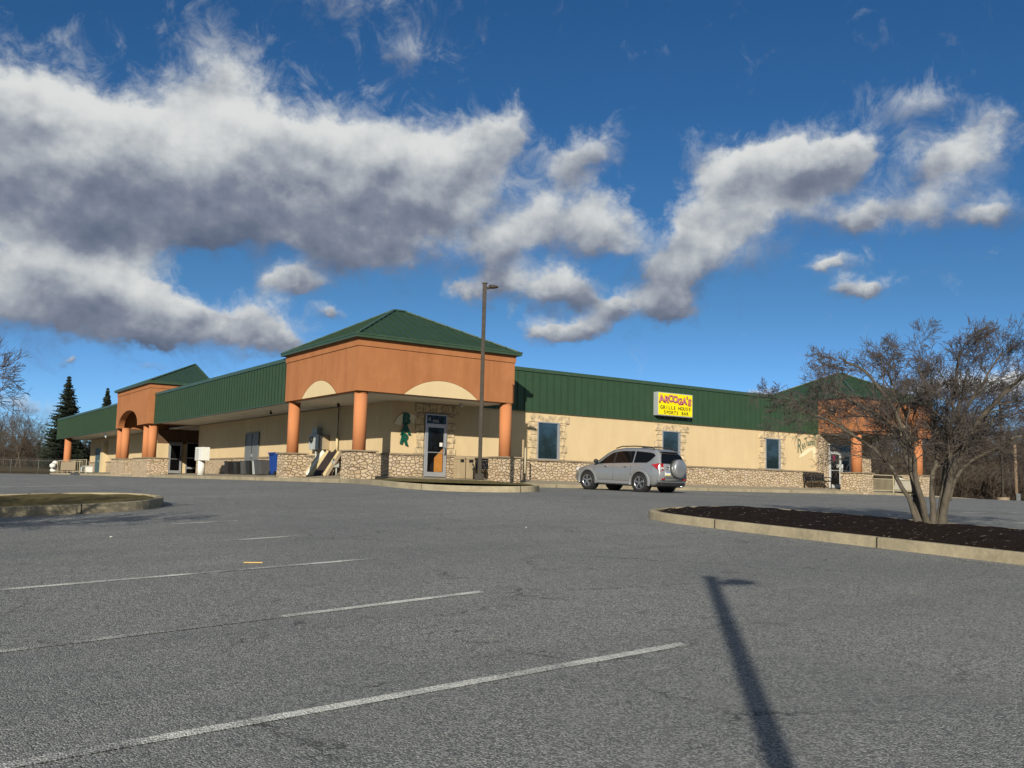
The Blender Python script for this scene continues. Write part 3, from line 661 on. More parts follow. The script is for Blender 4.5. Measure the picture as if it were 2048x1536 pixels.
# towers
def hip_roof(x0, x1, y0, y1, z, h, parent, ov=.11, gable=None):
    """standing-seam pyramid with gutter"""
    X0, X1, Y0, Y1 = x0-ov, x1+ov, y0-ov, y1+ov; cx, cy = (X0+X1)/2, (Y0+Y1)/2; zt = z+h
    mb = MB(); base = [(X0, Y0), (X1, Y0), (X1, Y1), (X0, Y1)]
    ze = z+.13
    rid = .28
    A = (cx-rid, cy, zt); A2 = (cx+rid, cy, zt)
    if gable: mb.add([(X0, Y0, ze), (cx, Y0, ze), (cx, Y1, ze), (X0, Y1, ze), (cx, cy, zt)], [(0, 1, 4), (1, 2, 4), (2, 3, 4), (3, 0, 4), (0, 3, 2, 1)])
    else: mb.add([(x, y, ze) for x, y in base]+[A, A2], [(0, 1, 5, 4), (1, 2, 5), (2, 3, 4, 5), (3, 0, 4)])
    if gable: rid = 0; A = A2 = (cx, cy, zt)
    def apex_at(px_, py_):    # roof height above a plan point
        vals = [ze+(zt-ze)*(py_-Y0)/(cy-Y0), ze+(zt-ze)*(Y1-py_)/(Y1-cy), ze+(zt-ze)*(px_-X0)/(cx-rid-X0), ze+(zt-ze)*(X1-px_)/(X1-cx-rid)]
        return min(vals)
    def seam(p, q): mb.bar((p[0], p[1], apex_at(*p)+.02), (q[0], q[1], apex_at(*q)+.02), .03, .075)
    n = 17
    for i in range(1, n):
        x = X0+(X1-X0)*i/n
        if gable and x > cx: break
        t = min((x-X0)/(cx-rid-X0), (X1-x)/(X1-cx-rid), 1)
        for ya, yb in ((Y0+.01, Y0+(cy-Y0)*t-.02), (Y1-.01, Y1-(Y1-cy)*t+.02)): seam((x, ya), (x, yb))
        y = Y0+(Y1-Y0)*i/n; t = min((y-Y0)/(cy-Y0), (Y1-y)/(Y1-cy))
        if t < .98:
            seam((X0+.01, y), (X0+(cx-rid-X0)*t-.02, y))
            if not gable: seam((X1-.01, y), (X1-(X1-cx-rid)*t+.02, y))
    rf = mb.build('tower_roof', M['green_roof'], parent)
    rc = MB()
    if gable: X1 = cx; base = [(X0, Y0), (X1, Y0), (X1, Y1), (X0, Y1)]
    for c, a in ((base[0], A), (base[1], A2), (base[2], A2), (base[3], A)): rc.bar((c[0], c[1], ze+.03), (a[0], a[1], zt+.03), .14, .05)
    if not gable: rc.bar((A[0], A[1], zt+.035), (A2[0], A2[1], zt+.035), .14, .05)
    rc.build('ridge_cap', M['gutter'], parent)
    g = MB(); zz = ze
    for (a, b, c, d) in ((X0-.1, X1+.1, Y0-.1, Y0), (X0-.1, X1+.1, Y1, Y1+.1), (X0-.1, X0, Y0, Y1), (X1, X1+.1, Y0, Y1)):
        g.box(a, b, c, d, zz-.14, zz+.0); 
    g.box(X0-.12, X1+.12, Y0-.12, Y0-.101, zz-.04, zz+.015); g.box(X0-.12, X0-.101, Y0-.1, Y1+.1, zz-.04, zz+.015)
    g.build('eave_gutter', M['gutter'], parent)
    MB().box(X0, X1, Y0, Y1, z-.01, z+.03).build('eave_soffit', M['gutter'], parent)
    return rf
def arc(c0, c1, rise, z, n=24):
    hw = (c1-c0)/2; cx = (c0+c1)/2; rr = (hw*hw+rise*rise)/(2*rise); zc = z+rise-rr; a = math.asin(hw/rr)
    return [(cx-rr*math.sin(a-2*a*i/n), zc+rr*math.cos(a-2*a*i/n)) for i in range(n+1)]
def corner_tower(x0, x1, y0, y1, arcs_y, arcs_x, zb=ZS, zt=5.32):
    t = MB(); t.box(x0, x1, y0, y1, zb+.02, zt-.34)
    t.box(x0-.035, x1+.035, y0-.035, y1+.035, zt-.32, zt-.02); t.box(x0+.02, x1-.02, y0+.02, y1-.02, zt-.34, zt-.32)
    o = t.build('tower', M['orange'], B)
    hip_roof(x0, x1, y0, y1, zt-.02, 1.93, o)
    MB().box(x0+.3, x1-.3, y0+.3, y1-.3, zb-.012, zb+.019).build('tower_soffit', M['soffit'], o)
    # moulding band along the foot of the box, and the cream segment panels under their raised arcs
    for (a, b, r) in arcs_y:      # on the -Y face
        P = arc(a, b, r, zb+.02)
        pn = MB().prism(P[::-1], y0-.012, y0-.0005, lambda u, v, t: (u, t, v)).build('arch_panel', M['cream'], o)
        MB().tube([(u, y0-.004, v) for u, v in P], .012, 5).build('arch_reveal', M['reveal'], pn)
    for (a, b, r) in arcs_x:      # on the -X face
        P = arc(a, b, r, zb+.02)
        pn = MB().prism(P, x0-.012, x0-.0005, lambda u, v, t: (t, u, v)).build('arch_panel', M['cream'], o)
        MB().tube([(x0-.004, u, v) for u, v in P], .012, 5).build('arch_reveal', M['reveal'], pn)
    return o
T1 = corner_tower(14.48, 21.56, 31., 38.2, [(16.44, 19.77, .63)], [(32.81, 36.27, .63)])
T3 = corner_tower(44.65, 52.2, 31., 38.1, [(47.7, 50.3, .66)], [])
# middle tower with the open arch
x0, x1, y0, y1, zb, zt = 14.2, 18.15, 61.0, 70.5, ZS, 5.9
P = arc(64.0, 69.7, 1.12, zb, 30)
# steeper, more pointed arch
P = [(66.85+2.85*math.cos(math.pi*i/30), zb+1.12*math.sin(math.pi*i/30)**.9) for i in range(31)]
t = MB(); outl = [(y1, zb), (y1, zt-.34), (y0, zt-.34), (y0, zb)]+P[::-1]
outl = [(y0, zb)]+P[::-1]+[(y1, zb), (y1, zt-.34), (y0, zt-.34)]
t.prism(outl, x0, x0+.4, lambda u, v, w_: (w_, u, v))
t.box(x0+.4, x1, y0, y0+.35, zb, zt-.34); t.box(x0+.4, x1, y1-.35, y1, zb, zt-.34)
t.box(x0-.035, x1+.035, y0-.035, y1+.035, zt-.32, zt-.02); t.box(x0+.02, x1-.02, y0+.02, y1-.02, zt-.35, zt-.31)
T2 = t.build('tower', M['orange'], B)
hip_roof(x0, 22.2, y0, y1, zt-.02, 2.0, T2, gable=True)
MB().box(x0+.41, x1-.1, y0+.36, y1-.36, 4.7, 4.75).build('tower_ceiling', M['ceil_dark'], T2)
MB().box(x1-.4, x1-.35, y0+.36, y1-.36, zb, 4.69).build('tower_back', M['recess'], T2)  # shade inside the tower put into the back panel's dark colour
MB().box(16.1, 16.3, y0-.1, y0-.001, 5.1, 5.75).build('downspout', M['gutter'], T2)
# columns on stone piers
def column(x, y, r=.25, zb=1.1, pier=None, two=None):
    c = MB(); c.cyl(x, y, zb, ZS+.01, r, 32); c.cyl(x, y, ZS-.06, ZS+.0, r+.012, 32); c.build('column', M['column'], B)
def pier(x0, x1, y0, y1, z1=1.06):
    p = MB().box(x0, x1, y0, y1, -.35, z1).build('stone_pier', M['stone'], B)
    MB().box(x0-.07, x1+.07, y0-.07, y1+.07, z1+.001, z1+.055).build('pier_cap', M['cap'], p, bevel=.008)
for (x, y) in ((14.83, 31.36), (21.36, 31.3), (14.83, 37.95)):
    column(x, y); pier(x-.475, x+.475, y-.475, y+.475)
for (x, y) in ((45.4, 31.45), (51.4, 31.45)):
    column(x, y, .29); pier(x-.62, x+.62, y-.62, y+.62)
for ya, yb, (a, b) in ((61.5, 62.9, (60.6, 64.3)), (69.2, 70.7, (67.6, 71.2))):
    column(14.65, ya, .27, 1.12); column(14.65, yb, .27, 1.12); pier(14.2, 15.5, a, b, 1.1)
column(14.95, 94.3, .32, .1)
# ================================================================== LETTERING
def text_mesh(name, s, size, m, parent, loc, rx=R(90), rz=0., ry=0., ext=.004, off=0., sx=1., align='CENTER', shear=0., space=1.):
    c = bpy.data.curves.new(name, 'FONT'); c.body = s; c.size = size; c.extrude = ext; c.offset = off; c.align_x = align; c.align_y = 'CENTER'; c.shear = shear; c.space_character = space; c.resolution_u = 3
    t = bpy.data.objects.new(name+'_tmp', c); col.objects.link(t)
    bpy.context.view_layer.update()
    me = bpy.data.meshes.new_from_object(t.evaluated_get(bpy.context.evaluated_depsgraph_get())); bpy.data.objects.remove(t); bpy.data.curves.remove(c)
    Mx = Matrix.Translation(loc) @ Matrix.Rotation(rz, 4, 'Z') @ Matrix.Rotation(rx, 4, 'X') @ Matrix.Rotation(ry, 4, 'Z') @ Matrix.Diagonal((sx, 1, 1, 1))
    me.transform(Mx); me.materials.clear(); me.materials.append(m); me.name = name
    return link(name, me, parent)
def child(o, parent, root_loc):
    o.parent = parent; o.matrix_parent_inverse = Matrix.Translation(-Vector(root_loc)) if parent.type == 'EMPTY' else Matrix.Identity(4); return o
# --- yellow illuminated-box sign
S = thing('wall_sign', 'yellow box sign with pink and black lettering mounted on the green metal fascia', 'sign', (33.12, 33.0, 3.62))
y0 = YW-.42
KS = 2.42/2.76
def sx_(x): return 31.64+(x-31.74)*KS
MB().box(31.64, 34.06, y0, YW-.11, 3.57, 4.73).build('sign_cabinet', M['signgrey'], S, bevel=.01)
sf = MB().box(31.68, 34.02, y0-.012, y0-.001, 3.61, 4.69).build('sign_face', M['yellow'], S)
yy = y0-.02
for i, (ch, x, z, r, s_) in enumerate((('A', 32.02, 4.38, .12, .60), ('R', 32.40, 4.36, -.06, .54), ('O', 32.76, 4.42, -.04, .56), ('O', 33.10, 4.40, .08, .56), ('G', 33.46, 4.31, .12, .52), ('A', 33.82, 4.34, .04, .54), ("'", 34.04, 4.42, 0, .5), ('S', 34.24, 4.30, -.08, .56))):
    text_mesh('letter', ch, s_*.84, M['magenta'], sf, (sx_(x), yy, z+.0), ry=r, off=.028, ext=.006)
    text_mesh('letter_face', ch, s_*.84, M['pink'], sf, (sx_(x)-.008, yy-.010, z+.01), ry=r, off=-.010, ext=.004)
def slab(txt, x, z, size):
    adv = size*.76; x -= adv*(len(txt)-1)/2
    for i, ch in enumerate(txt):
        if ch == ' ': continue
        text_mesh('letter', ch, size*.9, M['ink'], sf, (sx_(x+i*adv), yy, z-.03), ext=.004, off=.003, sx=1.0)
slab('GRILLE', 32.52, 4.0, .27); slab('HOUSE', 33.82, 4.0, .27); slab('SPORTS', 32.76, 3.765, .26); slab('BAR', 33.86, 3.765, .26)
# --- B A R letters stacked on a cream arc beside the bar door
S = thing('bar_letter_sign', 'dark green BAR letters stacked over a cream arc, left of the glass door', 'sign', (17.95, YW-.05, 1.6))
def band(cx, cz, r0, r1, a0, a1, y_, m, name, par, n=18, taper=0.):
    mb = MB(); vs = []
    for i in range(n+1):
        a = a0+(a1-a0)*i/n; w_ = (r1-r0)/2*(1-taper*abs(2*i/n-1)**2 if taper else 1)
        rm = (r0+r1)/2
        for rr in (rm-w_, rm+w_):
            vs += [(cx+rr*math.cos(a), y_, cz+rr*math.sin(a)), (cx+rr*math.cos(a), y_+.02, cz+rr*math.sin(a))]
    mb.add(vs, [(4*i, 4*i+4, 4*i+6, 4*i+2) for i in range(n)]+[(4*i+1, 4*i+3, 4*i+7, 4*i+5) for i in range(n)]+[(4*i, 4*i+1, 4*i+5, 4*i+4) for i in range(n)]+[(4*i+2, 4*i+6, 4*i+7, 4*i+3) for i in range(n)])
    return mb.build(name, m, par)
band(17.95, 2.22, .30, .60, R(168), R(30), YW-.035, M['creampaint'], 'arc_backing', S)
for ch, x, z, a in (('B', 17.88, 2.55, -.05), ('A', 17.86, 2.12, .03), ('R', 17.82, 1.71, -.22)):
    text_mesh('letter', ch, .62, M['dgreen'], S, (x, YW-.06, z), ry=a, off=.03, ext=.012)
# --- painted Restaurant lettering with its swoosh
S = thing('restaurant_lettering', 'grey-green hand painted Restaurant lettering over a pale swoosh on the cream wall', 'sign', (43.6, YW-.003, 2.2))
for ch, x, z, s_, a, sx in (('R', 43.02, 2.50, 1.15, 0, .62), ('e', 43.30, 2.55, .62, .35, .62), ('s', 43.47, 2.63, .56, .35, .62), ('T', 43.64, 2.78, .66, .3, .62), ('a', 43.80, 2.74, .54, .25, .6), ('u', 43.95, 2.78, .54, .15, .58), ('r', 44.07, 2.80, .54, .1, .58), ('a', 44.18, 2.80, .54, .05, .58), ('n', 44.30, 2.80, .56, 0, .56), ('T', 44.42, 2.86, 1.0, 0, .5)):
    text_mesh('letter', ch, s_, M['ltgreen'], S, (x, YW-.004, z), ry=a, off=.016, ext=.002, sx=sx)
mb = MB(); vs = []; n = 20
for i in range(n+1):
    t = i/n; x = 42.98+1.45*t; z = 1.98+.52*math.sin(min(t*1.15, 1)*math.pi*.5)-(.0 if t < .87 else 0); wd = .03+.22*math.sin(math.pi*min(t+.08, 1))**.8
    vs += [(x, YW-.005, z), (x, YW-.005, z-wd)]
mb.add(vs, [(2*i, 2*i+2, 2*i+3, 2*i+1) for i in range(n)]); mb.add([(44.05, YW-.007, 2.48), (44.40, YW-.007, 2.56), (44.47, YW-.007, 2.30), (44.24, YW-.007, 1.72), (44.22, YW-.007, 2.2)], [(0, 1, 2, 3, 4)])
mb.build('swoosh', M['creampaint'], S)
# --- house number on the transom, decals on the doors
dn = bpy.data.objects
text_mesh('number_decal', '2915', .15, M['white'], bd, (19.24, YW-.114, 2.54), ext=.001)
text_mesh('logo_decal', 'A', .26, M['boxgrey'], bd, (18.92, YW-.114, 2.62), ext=.001, shear=.3)
mb = MB().box(19.46, 19.60, YW-.106, YW-.1005, 1.50, 1.66); mb.build('door_notice', M['white'], bd)
dk = MB().box(46.25, 46.46, YW-.106, YW-.1005, 1.42, 1.60).build('door_notice', M['white'], rd)
MB().box(46.72, 46.93, YW-.106, YW-.1005, 1.44, 1.62).build('door_notice', M['white'], rd)
mb = MB(); mb.prism([(45.99+.16*math.cos(a*math.pi/8), 1.90+.085*math.sin(a*math.pi/8)) for a in range(16)], YW-.106, YW-.1005, lambda u, v, t: (u, t, v)); mb.build('open_sign', M['pink_neon'] if 'pink_neon' in M else M['magenta'], rd)
mb = MB(); mb.prism([(46.0+.13*math.cos(a*math.pi/8), 2.07+.06*math.sin(a*math.pi/8)) for a in range(16)], YW-.106, YW-.1005, lambda u, v, t: (u, t, v)); mb.build('neon_logo', M['magenta'], rd)
text_mesh('number_decal', '2915', .15, M['white'], rd, (46.05, YW-.114, 2.53), ext=.001)

# ================================================================== LAMP POSTS
def lamp_post(loc, label, H=6.75, base=.16, grp=None, ax=Vector((.82, -.57, 0)), r=.062):
    x, y, z = loc; L = thing('lamp_post', label, 'lamp post', loc, grp)
    MB().cyl(x, y, z-.4, z+base, .42, 32).build('concrete_footing', M['walk_l'] if 'walk_l' in M else M['cap'], L, bevel=.02)
    p = MB(); a = .068; M3 = Matrix.Rotation(math.atan2(ax.y, ax.x), 3, 'Z')
    p.obox((x, y, z+base+(H-base)/2), (2*a*.95, 2*a*.95, H-base), M3); p.build('pole', M['bronze'], L, bevel=.012)
    MB().obox((x, y, z+base+.11), (.30, .30, .22), M3).build('base_cover', M['bronze'], L, bevel=.02)
    MB().obox((x, y, z+H+.012), (.18, .18, .03), M3).build('pole_cap', M['blackmetal'], L, bevel=.008)
    A = Vector((x, y, z+H-.14)); lat = Vector((-ax.y, ax.x, 0))
    MB().bar(A+ax*.075-Vector((0, 0, .03)), A+ax*.2+Vector((0, 0, .02)), .09, .09).build('arm', M['bronze'], L, bevel=.01)
    h = MB(); c = A+ax*.16+Vector((0, 0, .02)); secs = []
    for t, wd, th in ((0, .07, .06), (.05, .13, .065), (.16, .13, .055), (.24, .11, .035), (.30, .07, .02)):
        q = c+ax*t; secs.append([q-lat*wd-Vector((0, 0, th*.6)), q+lat*wd-Vector((0, 0, th*.6)), q+lat*wd*.85+Vector((0, 0, th)), q-lat*wd*.85+Vector((0, 0, th))])
    vs = [v for s_ in secs for v in s_]; h.add(vs, [(0, 1, 2, 3), tuple(range(16, 20))]+[(4*i+j, 4*i+(j+1) % 4, 4*i+4+(j+1) % 4, 4*i+4+j) for i in range(4) for j in range(4)])
    h.build('lamp_head', M['bronze'], L, bevel=.008)
    return L
lamp_post((16.65, 25.85, gz(16.65, 25.85)+.10), 'tall bronze lamp post in the grass strip before the corner tower', H=6.83, grp='lamp posts of the parking lot')
lamp_post((-2.95, -3.9, gz(-2.95, -3.9)), 'tall bronze lamp post behind the viewer, casting the long foreground shadow', H=6.72, grp='lamp posts of the parking lot')
lamp_post((66.7, 34.3, -.35), 'bronze lamp post rising behind the right hand kerb against the woods', H=7.2, base=.25, grp='lamp posts of the parking lot')

# ================================================================== BENCHES, BINS, RAILINGS
def bench(name, loc, rz, label):
    t = thing(name, label, 'bench', loc, 'black metal benches along the street wall', False, rz); L = 1.75
    for s in (-1, 1):
        x = s*(L/2); p = MB()
        p.tube([(x, -.27, 0), (x, -.27, .52), (x, -.24, .60), (x, -.17, .63), (x, .12, .63), (x, .17, .60)], .026, 10)
        p.tube([(x, .20, 0), (x, .17, .42), (x, .22, .6), (x, .26, .82)], .026, 10)
        p.tube([(x, -.25, .41), (x, .17, .40)], .022, 8)
        p.build('bench_leg', M['blackmetal'], t)
    p = MB(); p.tube([(0, -.2, 0), (0, -.2, .4)], .02, 8); p.tube([(0, .18, 0), (0, .17, .42), (0, .26, .82)], .02, 8); p.build('centre_leg', M['blackmetal'], t)
    s = MB(); 
    for k in range(9): y = -.24+k*.05; s.box(-L/2+.01, L/2-.01, y, y+.036, .425, .445)
    for x in (-L/2+.01, L/2-.05): s.box(x, x+.04, -.25, .2, .44, .452)
    s.build('seat', M['blackmetal'], t)
    b = MB(); A = Vector((0, .185, .47)); D = Vector((0, .085, .36))
    for k in range(8):
        q = A+D*(k/7); b.obox(q, (L-.06, .014, .034), Matrix.Rotation(-.23, 3, 'X'))
    for x in [(-L/2+.05)+i*(L-.1)/14 for i in range(15)]: b.bar(A+Vector((x, .008, 0)), A+D+Vector((x, .008, 0)), .024, .012)
    b.bar(A+D+Vector((-L/2, 0, .02)), A+D+Vector((L/2, 0, .02)), .05, .05); b.build('backrest', M['blackmetal'], t)
    return t
bench('park_bench', (43.9, 32.95, walkz(43.9, 32.95)), 0, 'black slatted metal bench with tube arms standing left of the double glass door')
bench('park_bench', (21.62, 32.95, walkz(21.6, 32.95)), 0, 'black slatted metal bench behind the lamp post, right of the tan waste bins')
def tan_bin(x, w_, label):
    z = walkz(x, 33.0); t = thing('litter_bin', label, 'waste bin', (x, 33.0, z), 'tan waste bins beside the bar door')
    MB().box(x-w_/2, x+w_/2, 32.78, 33.22, z, z+.80).build('bin_body', M['tanplastic'], t, bevel=.02)
    MB().box(x-w_/2+.01, x+w_/2-.01, 32.79, 33.21, z+.801, z+.93).build('bin_lid', M['tanplastic'], t, bevel=.03)
    MB().box(x-w_/4, x+w_/4, 32.772, 32.785, z+.68, z+.80).build('opening', M['black'], t)
tan_bin(20.24, .34, 'narrow tan waste bin with a dark square opening, nearer the bar door'); tan_bin(20.68, .42, 'wider tan waste bin standing next to the black bench')
def wheelie(x, y, w_, d, h, m, name, label, cat, grp, rz=0, tilt=0):
    z = walkz(x, y); t = thing(name, label, cat, (x, y, z), grp, False, rz)
    b = MB(); k = .82
    vs = [(-w_/2*k, -d/2*k, .03), (w_/2*k, -d/2*k, .03), (w_/2*k, d/2*k, .03), (-w_/2*k, d/2*k, .03), (-w_/2, -d/2, h*.93), (w_/2, -d/2, h*.93), (w_/2, d/2, h*.93), (-w_/2, d/2, h*.93)]
    b.add(vs, [(0, 3, 2, 1), (4, 5, 6, 7), (0, 1, 5, 4), (1, 2, 6, 5), (2, 3, 7, 6), (3, 0, 4, 7)]); b.build('bin_body', m, t, bevel=.03)
    MB().box(-w_/2-.02, w_/2+.02, -d/2-.02, d/2+.02, h*.931, h*.965).build('rim', m, t, bevel=.01)
    if cat == 'wheeled bin':
        l = MB(); l.box(-w_/2-.03, w_/2+.03, -d/2-.03, d/2+.05, h*.966, h*1.0); l.build('lid', m, t, bevel=.02)
        for s in (-1, 1): MB().tube([(s*w_/2*.8-.03, d/2*.8, .1), (s*w_/2*.8+.03, d/2*.8, .1)], .1, 14).build('wheel', M['black'], t)
        MB().tube([(-w_/2*.7, d/2+.06, h*.9), (w_/2*.7, d/2+.06, h*.9)], .018, 8).build('grab_bar', m, t)
for y, w_, h, m, lab in ((50.85, .55, .76, 'black', 'black plastic tub bin, leftmost of the row by the grey door'), (49.3, .55, .75, 'black', 'black tub bin second from the left in the row by the grey door'),
                        (48.2, .42, .76, 'greyp', 'slim grey bin between two black tub bins'), (47.3, .52, .76, 'black', 'black tub bin right of the slim grey bin'), (46.4, .34, .75, 'boxgrey', 'pale grey narrow bin beside the blue one'), (46.0, .30, .72, 'blue', 'small blue bin squeezed behind the big grey bin')):
    wheelie(16.3, y, .5, w_, h, M[m], 'tub_bin', lab, 'bin', 'bins lined up before the grey service door')
wheelie(16.2, 45.2, .75, .95, .78, M['greyp'], 'tub_bin', 'large mid grey square bin right of the grey service door', 'bin', 'bins lined up before the grey service door')
wheelie(16.5, 43.6, .85, 1.0, 1.10, M['blue'], 'wheeled_bin', 'big blue wheeled recycling bin beside the left stone pier', 'wheeled bin', 'bins lined up before the grey service door', R(90))
# mail pedestal at the recess
t = thing('mailbox_pedestal', 'cream cluster mailbox on a thick post by the dark entry recess', 'mailbox', (15.3, 52.6, .16))
MB().box(15.06, 15.5, 52.0, 53.3, .92, 1.66).build('mailbox_body', M['white'], t, bevel=.01)
f = MB()
for i in range(6): f.box(15.048, 15.059, 52.6, 53.2, .97+i*.11, 1.03+i*.11)
f.build('name_plates', M['boxgrey'], t); MB().cyl(15.28, 52.7, 0.1, .899, .2, 20).build('post', M['white'], t)
# electric meter box, conduit, gas meter
t = thing('meter_box', 'grey electric meter cabinet with a round dark meter on the left wing wall', 'meter box', (17., 40.6, 1.4))
MB().box(16.92, XW-.001, 40.15, 41.25, 1.40, 2.10).build('cabinet', M['boxgrey'], t, bevel=.01); MB().box(16.98, XW-.001, 40.5, 41.1, 2.101, 2.42).build('upper_cabinet', M['boxgrey'], t, bevel=.01)
MB().tube([(16.919, 40.9, 1.86), (16.83, 40.9, 1.86)], .14, 20).build('meter', M['black'], t); MB().box(16.97, XW-.001, 39.6, 40.1, 1.38, 2.02).build('side_cabinet', M['tanplastic'], t, bevel=.01)
MB().tube([(17.1, 40.8, 1.39), (17.1, 40.8, .25)], .04, 8).build('conduit', M['boxgrey'], t)
t = thing('conduit_pipe', 'cream vertical conduit pipe climbing the left wing wall to the soffit', 'pipe', (17.1, 38.5, .3))
MB().tube([(17.12, 38.5, 1.2), (17.12, 38.5, 2.1)], .055, 10).build('sleeve', M['cream'], t); MB().tube([(17.14, 38.5, 2.1), (17.14, 38.5, ZS+.02)], .025, 8).build('riser', M['greyp'], t); MB().tube([(17.12, 38.62, 1.3), (17.0, 38.5, 1.35), (17.12, 38.3, 1.22), (17.14, 37.8, 1.22)], .06, 8).build('elbow', M['cream'], t)
t = thing('gas_meter', 'small grey gas meter with pipes standing by the stone base left of the middle pier', 'meter', (16.9, 38.2, .2))
MB().box(16.75, 17.0, 37.85, 38.25, .55, .85).build('meter_body', M['boxgrey'], t, bevel=.05); MB().tube([(16.9, 37.95, .2), (16.9, 37.95, .56)], .035, 8).build('inlet_pipe', M['boxgrey'], t)
MB().tube([(16.9, 38.15, .84), (16.9, 38.15, 1.0), (16.9, 38.5, 1.02), (16.95, 38.5, .3)], .03, 8).build('outlet_pipe', M['boxgrey'], t); MB().tube([(16.86, 38.05, .85), (16.86, 38.05, .9), (16.86, 38.05, .97)], [.1, .1, .05], 12).build('regulator', M['greyp'], t)
# leaning doors and boards
bl = [(40.35, .035, 'woodpale', 'pale narrow board leaning by the stone pier, leftmost of its stack'), (40.1, .05, 'white', 'cream panel leaning in the stack of boards, beside the leftmost board'), (39.85, .05, 'woodpale', 'pale yellow door panel leaning third in the stack of boards'),
      (39.58, .05, 'woodpale', 'pale board with sunlit edge before the dark boards'), (39.3, .05, 'wooddark', 'dark brown board, first of the dark ones in the leaning stack'), (39.0, .05, 'wooddark', 'dark brown board, middle one of the dark boards'), (38.72, .05, 'wooddark', 'dark brown board, last of the dark ones'),
      (38.42, .035, 'woodpale', 'thin pale board right of the dark boards'), (38.15, .03, 'cap', 'thin tan board, rightmost of the leaning stack')]
for i, (y, th, m, lab) in enumerate(bl):
    z = walkz(16.5, y); a = Vector((16.45+.02*i, y+.15, z+.02)); b = Vector((16.92, y-.62, z+1.08+.06*math.sin(i*2.3)))
    o = MB().bar(a, b, th, .20, up=(0, .55, .83)).build('leaning_board', M[m], None, bevel=.004); tag(o, lab, 'board', 'boards leaning on the wall by the left pier')
tag(MB().box(16.0, 16.06, 40.6, 40.66, .17, .75).box(16.06, 16.3, 40.5, 40.8, .17, .21).build('broken_stand', M['white'], None), 'small white upright stand left of the leaning boards', 'stand')
# tan guard posts by the right pier
for x, y, lab in ((21.98, 31.9, 'slim tan post behind the right pier of the corner tower'), (23.05, 32.2, 'slim tan post right of the corner tower, in its shadow edge')):
    z = walkz(x, y); tag(MB().cyl(x, y, z, z+1.45, .035, 12).build('guard_post', M['tanrail'], None), lab, 'post', 'tan guard posts')
# railings
def railing(name, A, Bp, z, h, label, gap=.11, zb=.1, posts=3, upper=True):
    A = Vector(A); Bp = Vector(Bp); t = thing(name, label, 'railing', (A.x, A.y, z)); d = Bp-A; U = Vector((0, 0, 1))
    r = MB(); r.bar(A+U*(z+h), Bp+U*(z+h), .04); r.build('top_rail', M['tanrail'], t)
    MB().bar(A+U*(z+zb), Bp+U*(z+zb), .035).build('bottom_rail', M['tanrail'], t)
    zt = z+h-.02
    if upper: MB().bar(A+U*(z+h*.78), Bp+U*(z+h*.78), .035).build('middle_rail', M['tanrail'], t); zt = z+h*.78
    for i in range(posts): q = A+d*i/(posts-1); MB().bar(q+U*(z-.1), q+U*(z+h), .05).build('rail_post', M['tanrail'], t)
    n = int(d.length/gap); p = MB()
    for i in range(1, n): q = A+d*i/n; p.bar(q+U*(z+zb), q+U*zt, .018)
    p.build('balusters', M['tanrail'], t)
railing('tan_railing', (46.15, 31.15, 0), (50.7, 31.15, 0), walkz(48, 31.15), .98, 'tan metal railing with balusters between the two right hand stone piers', posts=3)
railing('tan_railing', (14.5, 82.3, 0), (14.5, 96.5, 0), .1, 1.1, 'tan metal railing at the far left end of the raised walk', gap=.9, posts=6, upper=False)
railing('tan_railing', (14.6, 96.6, 0), (17.1, 96.6, 0), .1, 1.1, 'tan railing closing the far end of the walk beside the wall', gap=.4, posts=2, upper=False)
mb = MB(); mb.add([(48.6, 31.22, .22), (50.55, 31.22, .18), (50.5, 31.22, .78), (49.9, 31.22, .80), (48.75, 31.22, .98)], [(0, 1, 2, 3, 4)]); mb.add([(48.6, 31.235, .22), (50.55, 31.235, .18), (50.5, 31.235, .78), (49.9, 31.235, .80), (48.75, 31.235, .98)], [(4, 3, 2, 1, 0)])
tag(mb.build('white_banner', M['white'], None), 'white sheet banner tied behind the tan railing near the right tower', 'banner')
tag(MB().box(14.4, 14.47, 87.0, 94.0, .30, 1.05).build('plywood_sheet', M['tanplastic'], None), 'tan plywood sheet leaning on the far left railing', 'board')
def bag(x, y, z, s, label, m='white'):
    mb = MB().sphere((x, y, z), s, 12, 8, 0, sc=(1, 1.1, .8)); o = mb.build('sack', M[m], None); tag(o, label, 'sack', 'sacks piled at the far end of the walk')
    for v in o.data.vertices: v.co += Vector((rnd.uniform(-.06, .06), rnd.uniform(-.06, .06), rnd.uniform(-.05, .05)))*s*2
bag(14.3, 97.0, .32, .34, 'white sack with red print at the bottom of the pile by the end column'); bag(14.1, 96.5, .72, .30, 'white sack lying in the middle of the pile by the end column'); bag(14.4, 97.2, 1.0, .26, 'white sack on top of the pile by the end column')
MBr = MB(); MBr.box(13.90, 13.95, 96.8, 97.2, .5, .56); 
for y, m, lab in ((85.6, 'boxgrey', 'grey crate in the clutter behind the far railing'), (84.7, 'black', 'dark crate between the grey and the white one behind the far railing'), (83.6, 'white', 'white crate at the right end of the far railing')):
    t = thing('storage_crate', lab, 'crate', (15., y, .2), 'crates behind the far railing'); MB().box(14.7, 15.2, y-.35, y+.35, .15, .62).build('crate_body', M[m], t, bevel=.03); MB().box(14.68, 15.22, y-.37, y+.37, .621, .70).build('crate_lid', M['boxgrey' if m != 'boxgrey' else 'greyp'], t)
mb = MB().add([(14.9, 78.6, 3.32), (14.9, 77.0, 3.12), (14.95, 77.5, 2.86), (14.95, 77.7, 2.86)], [(0, 1, 2, 3)]).add([(14.93, 78.6, 3.33), (14.93, 77.0, 3.13), (14.98, 77.5, 2.87), (14.98, 77.7, 2.87)], [(3, 2, 1, 0)])
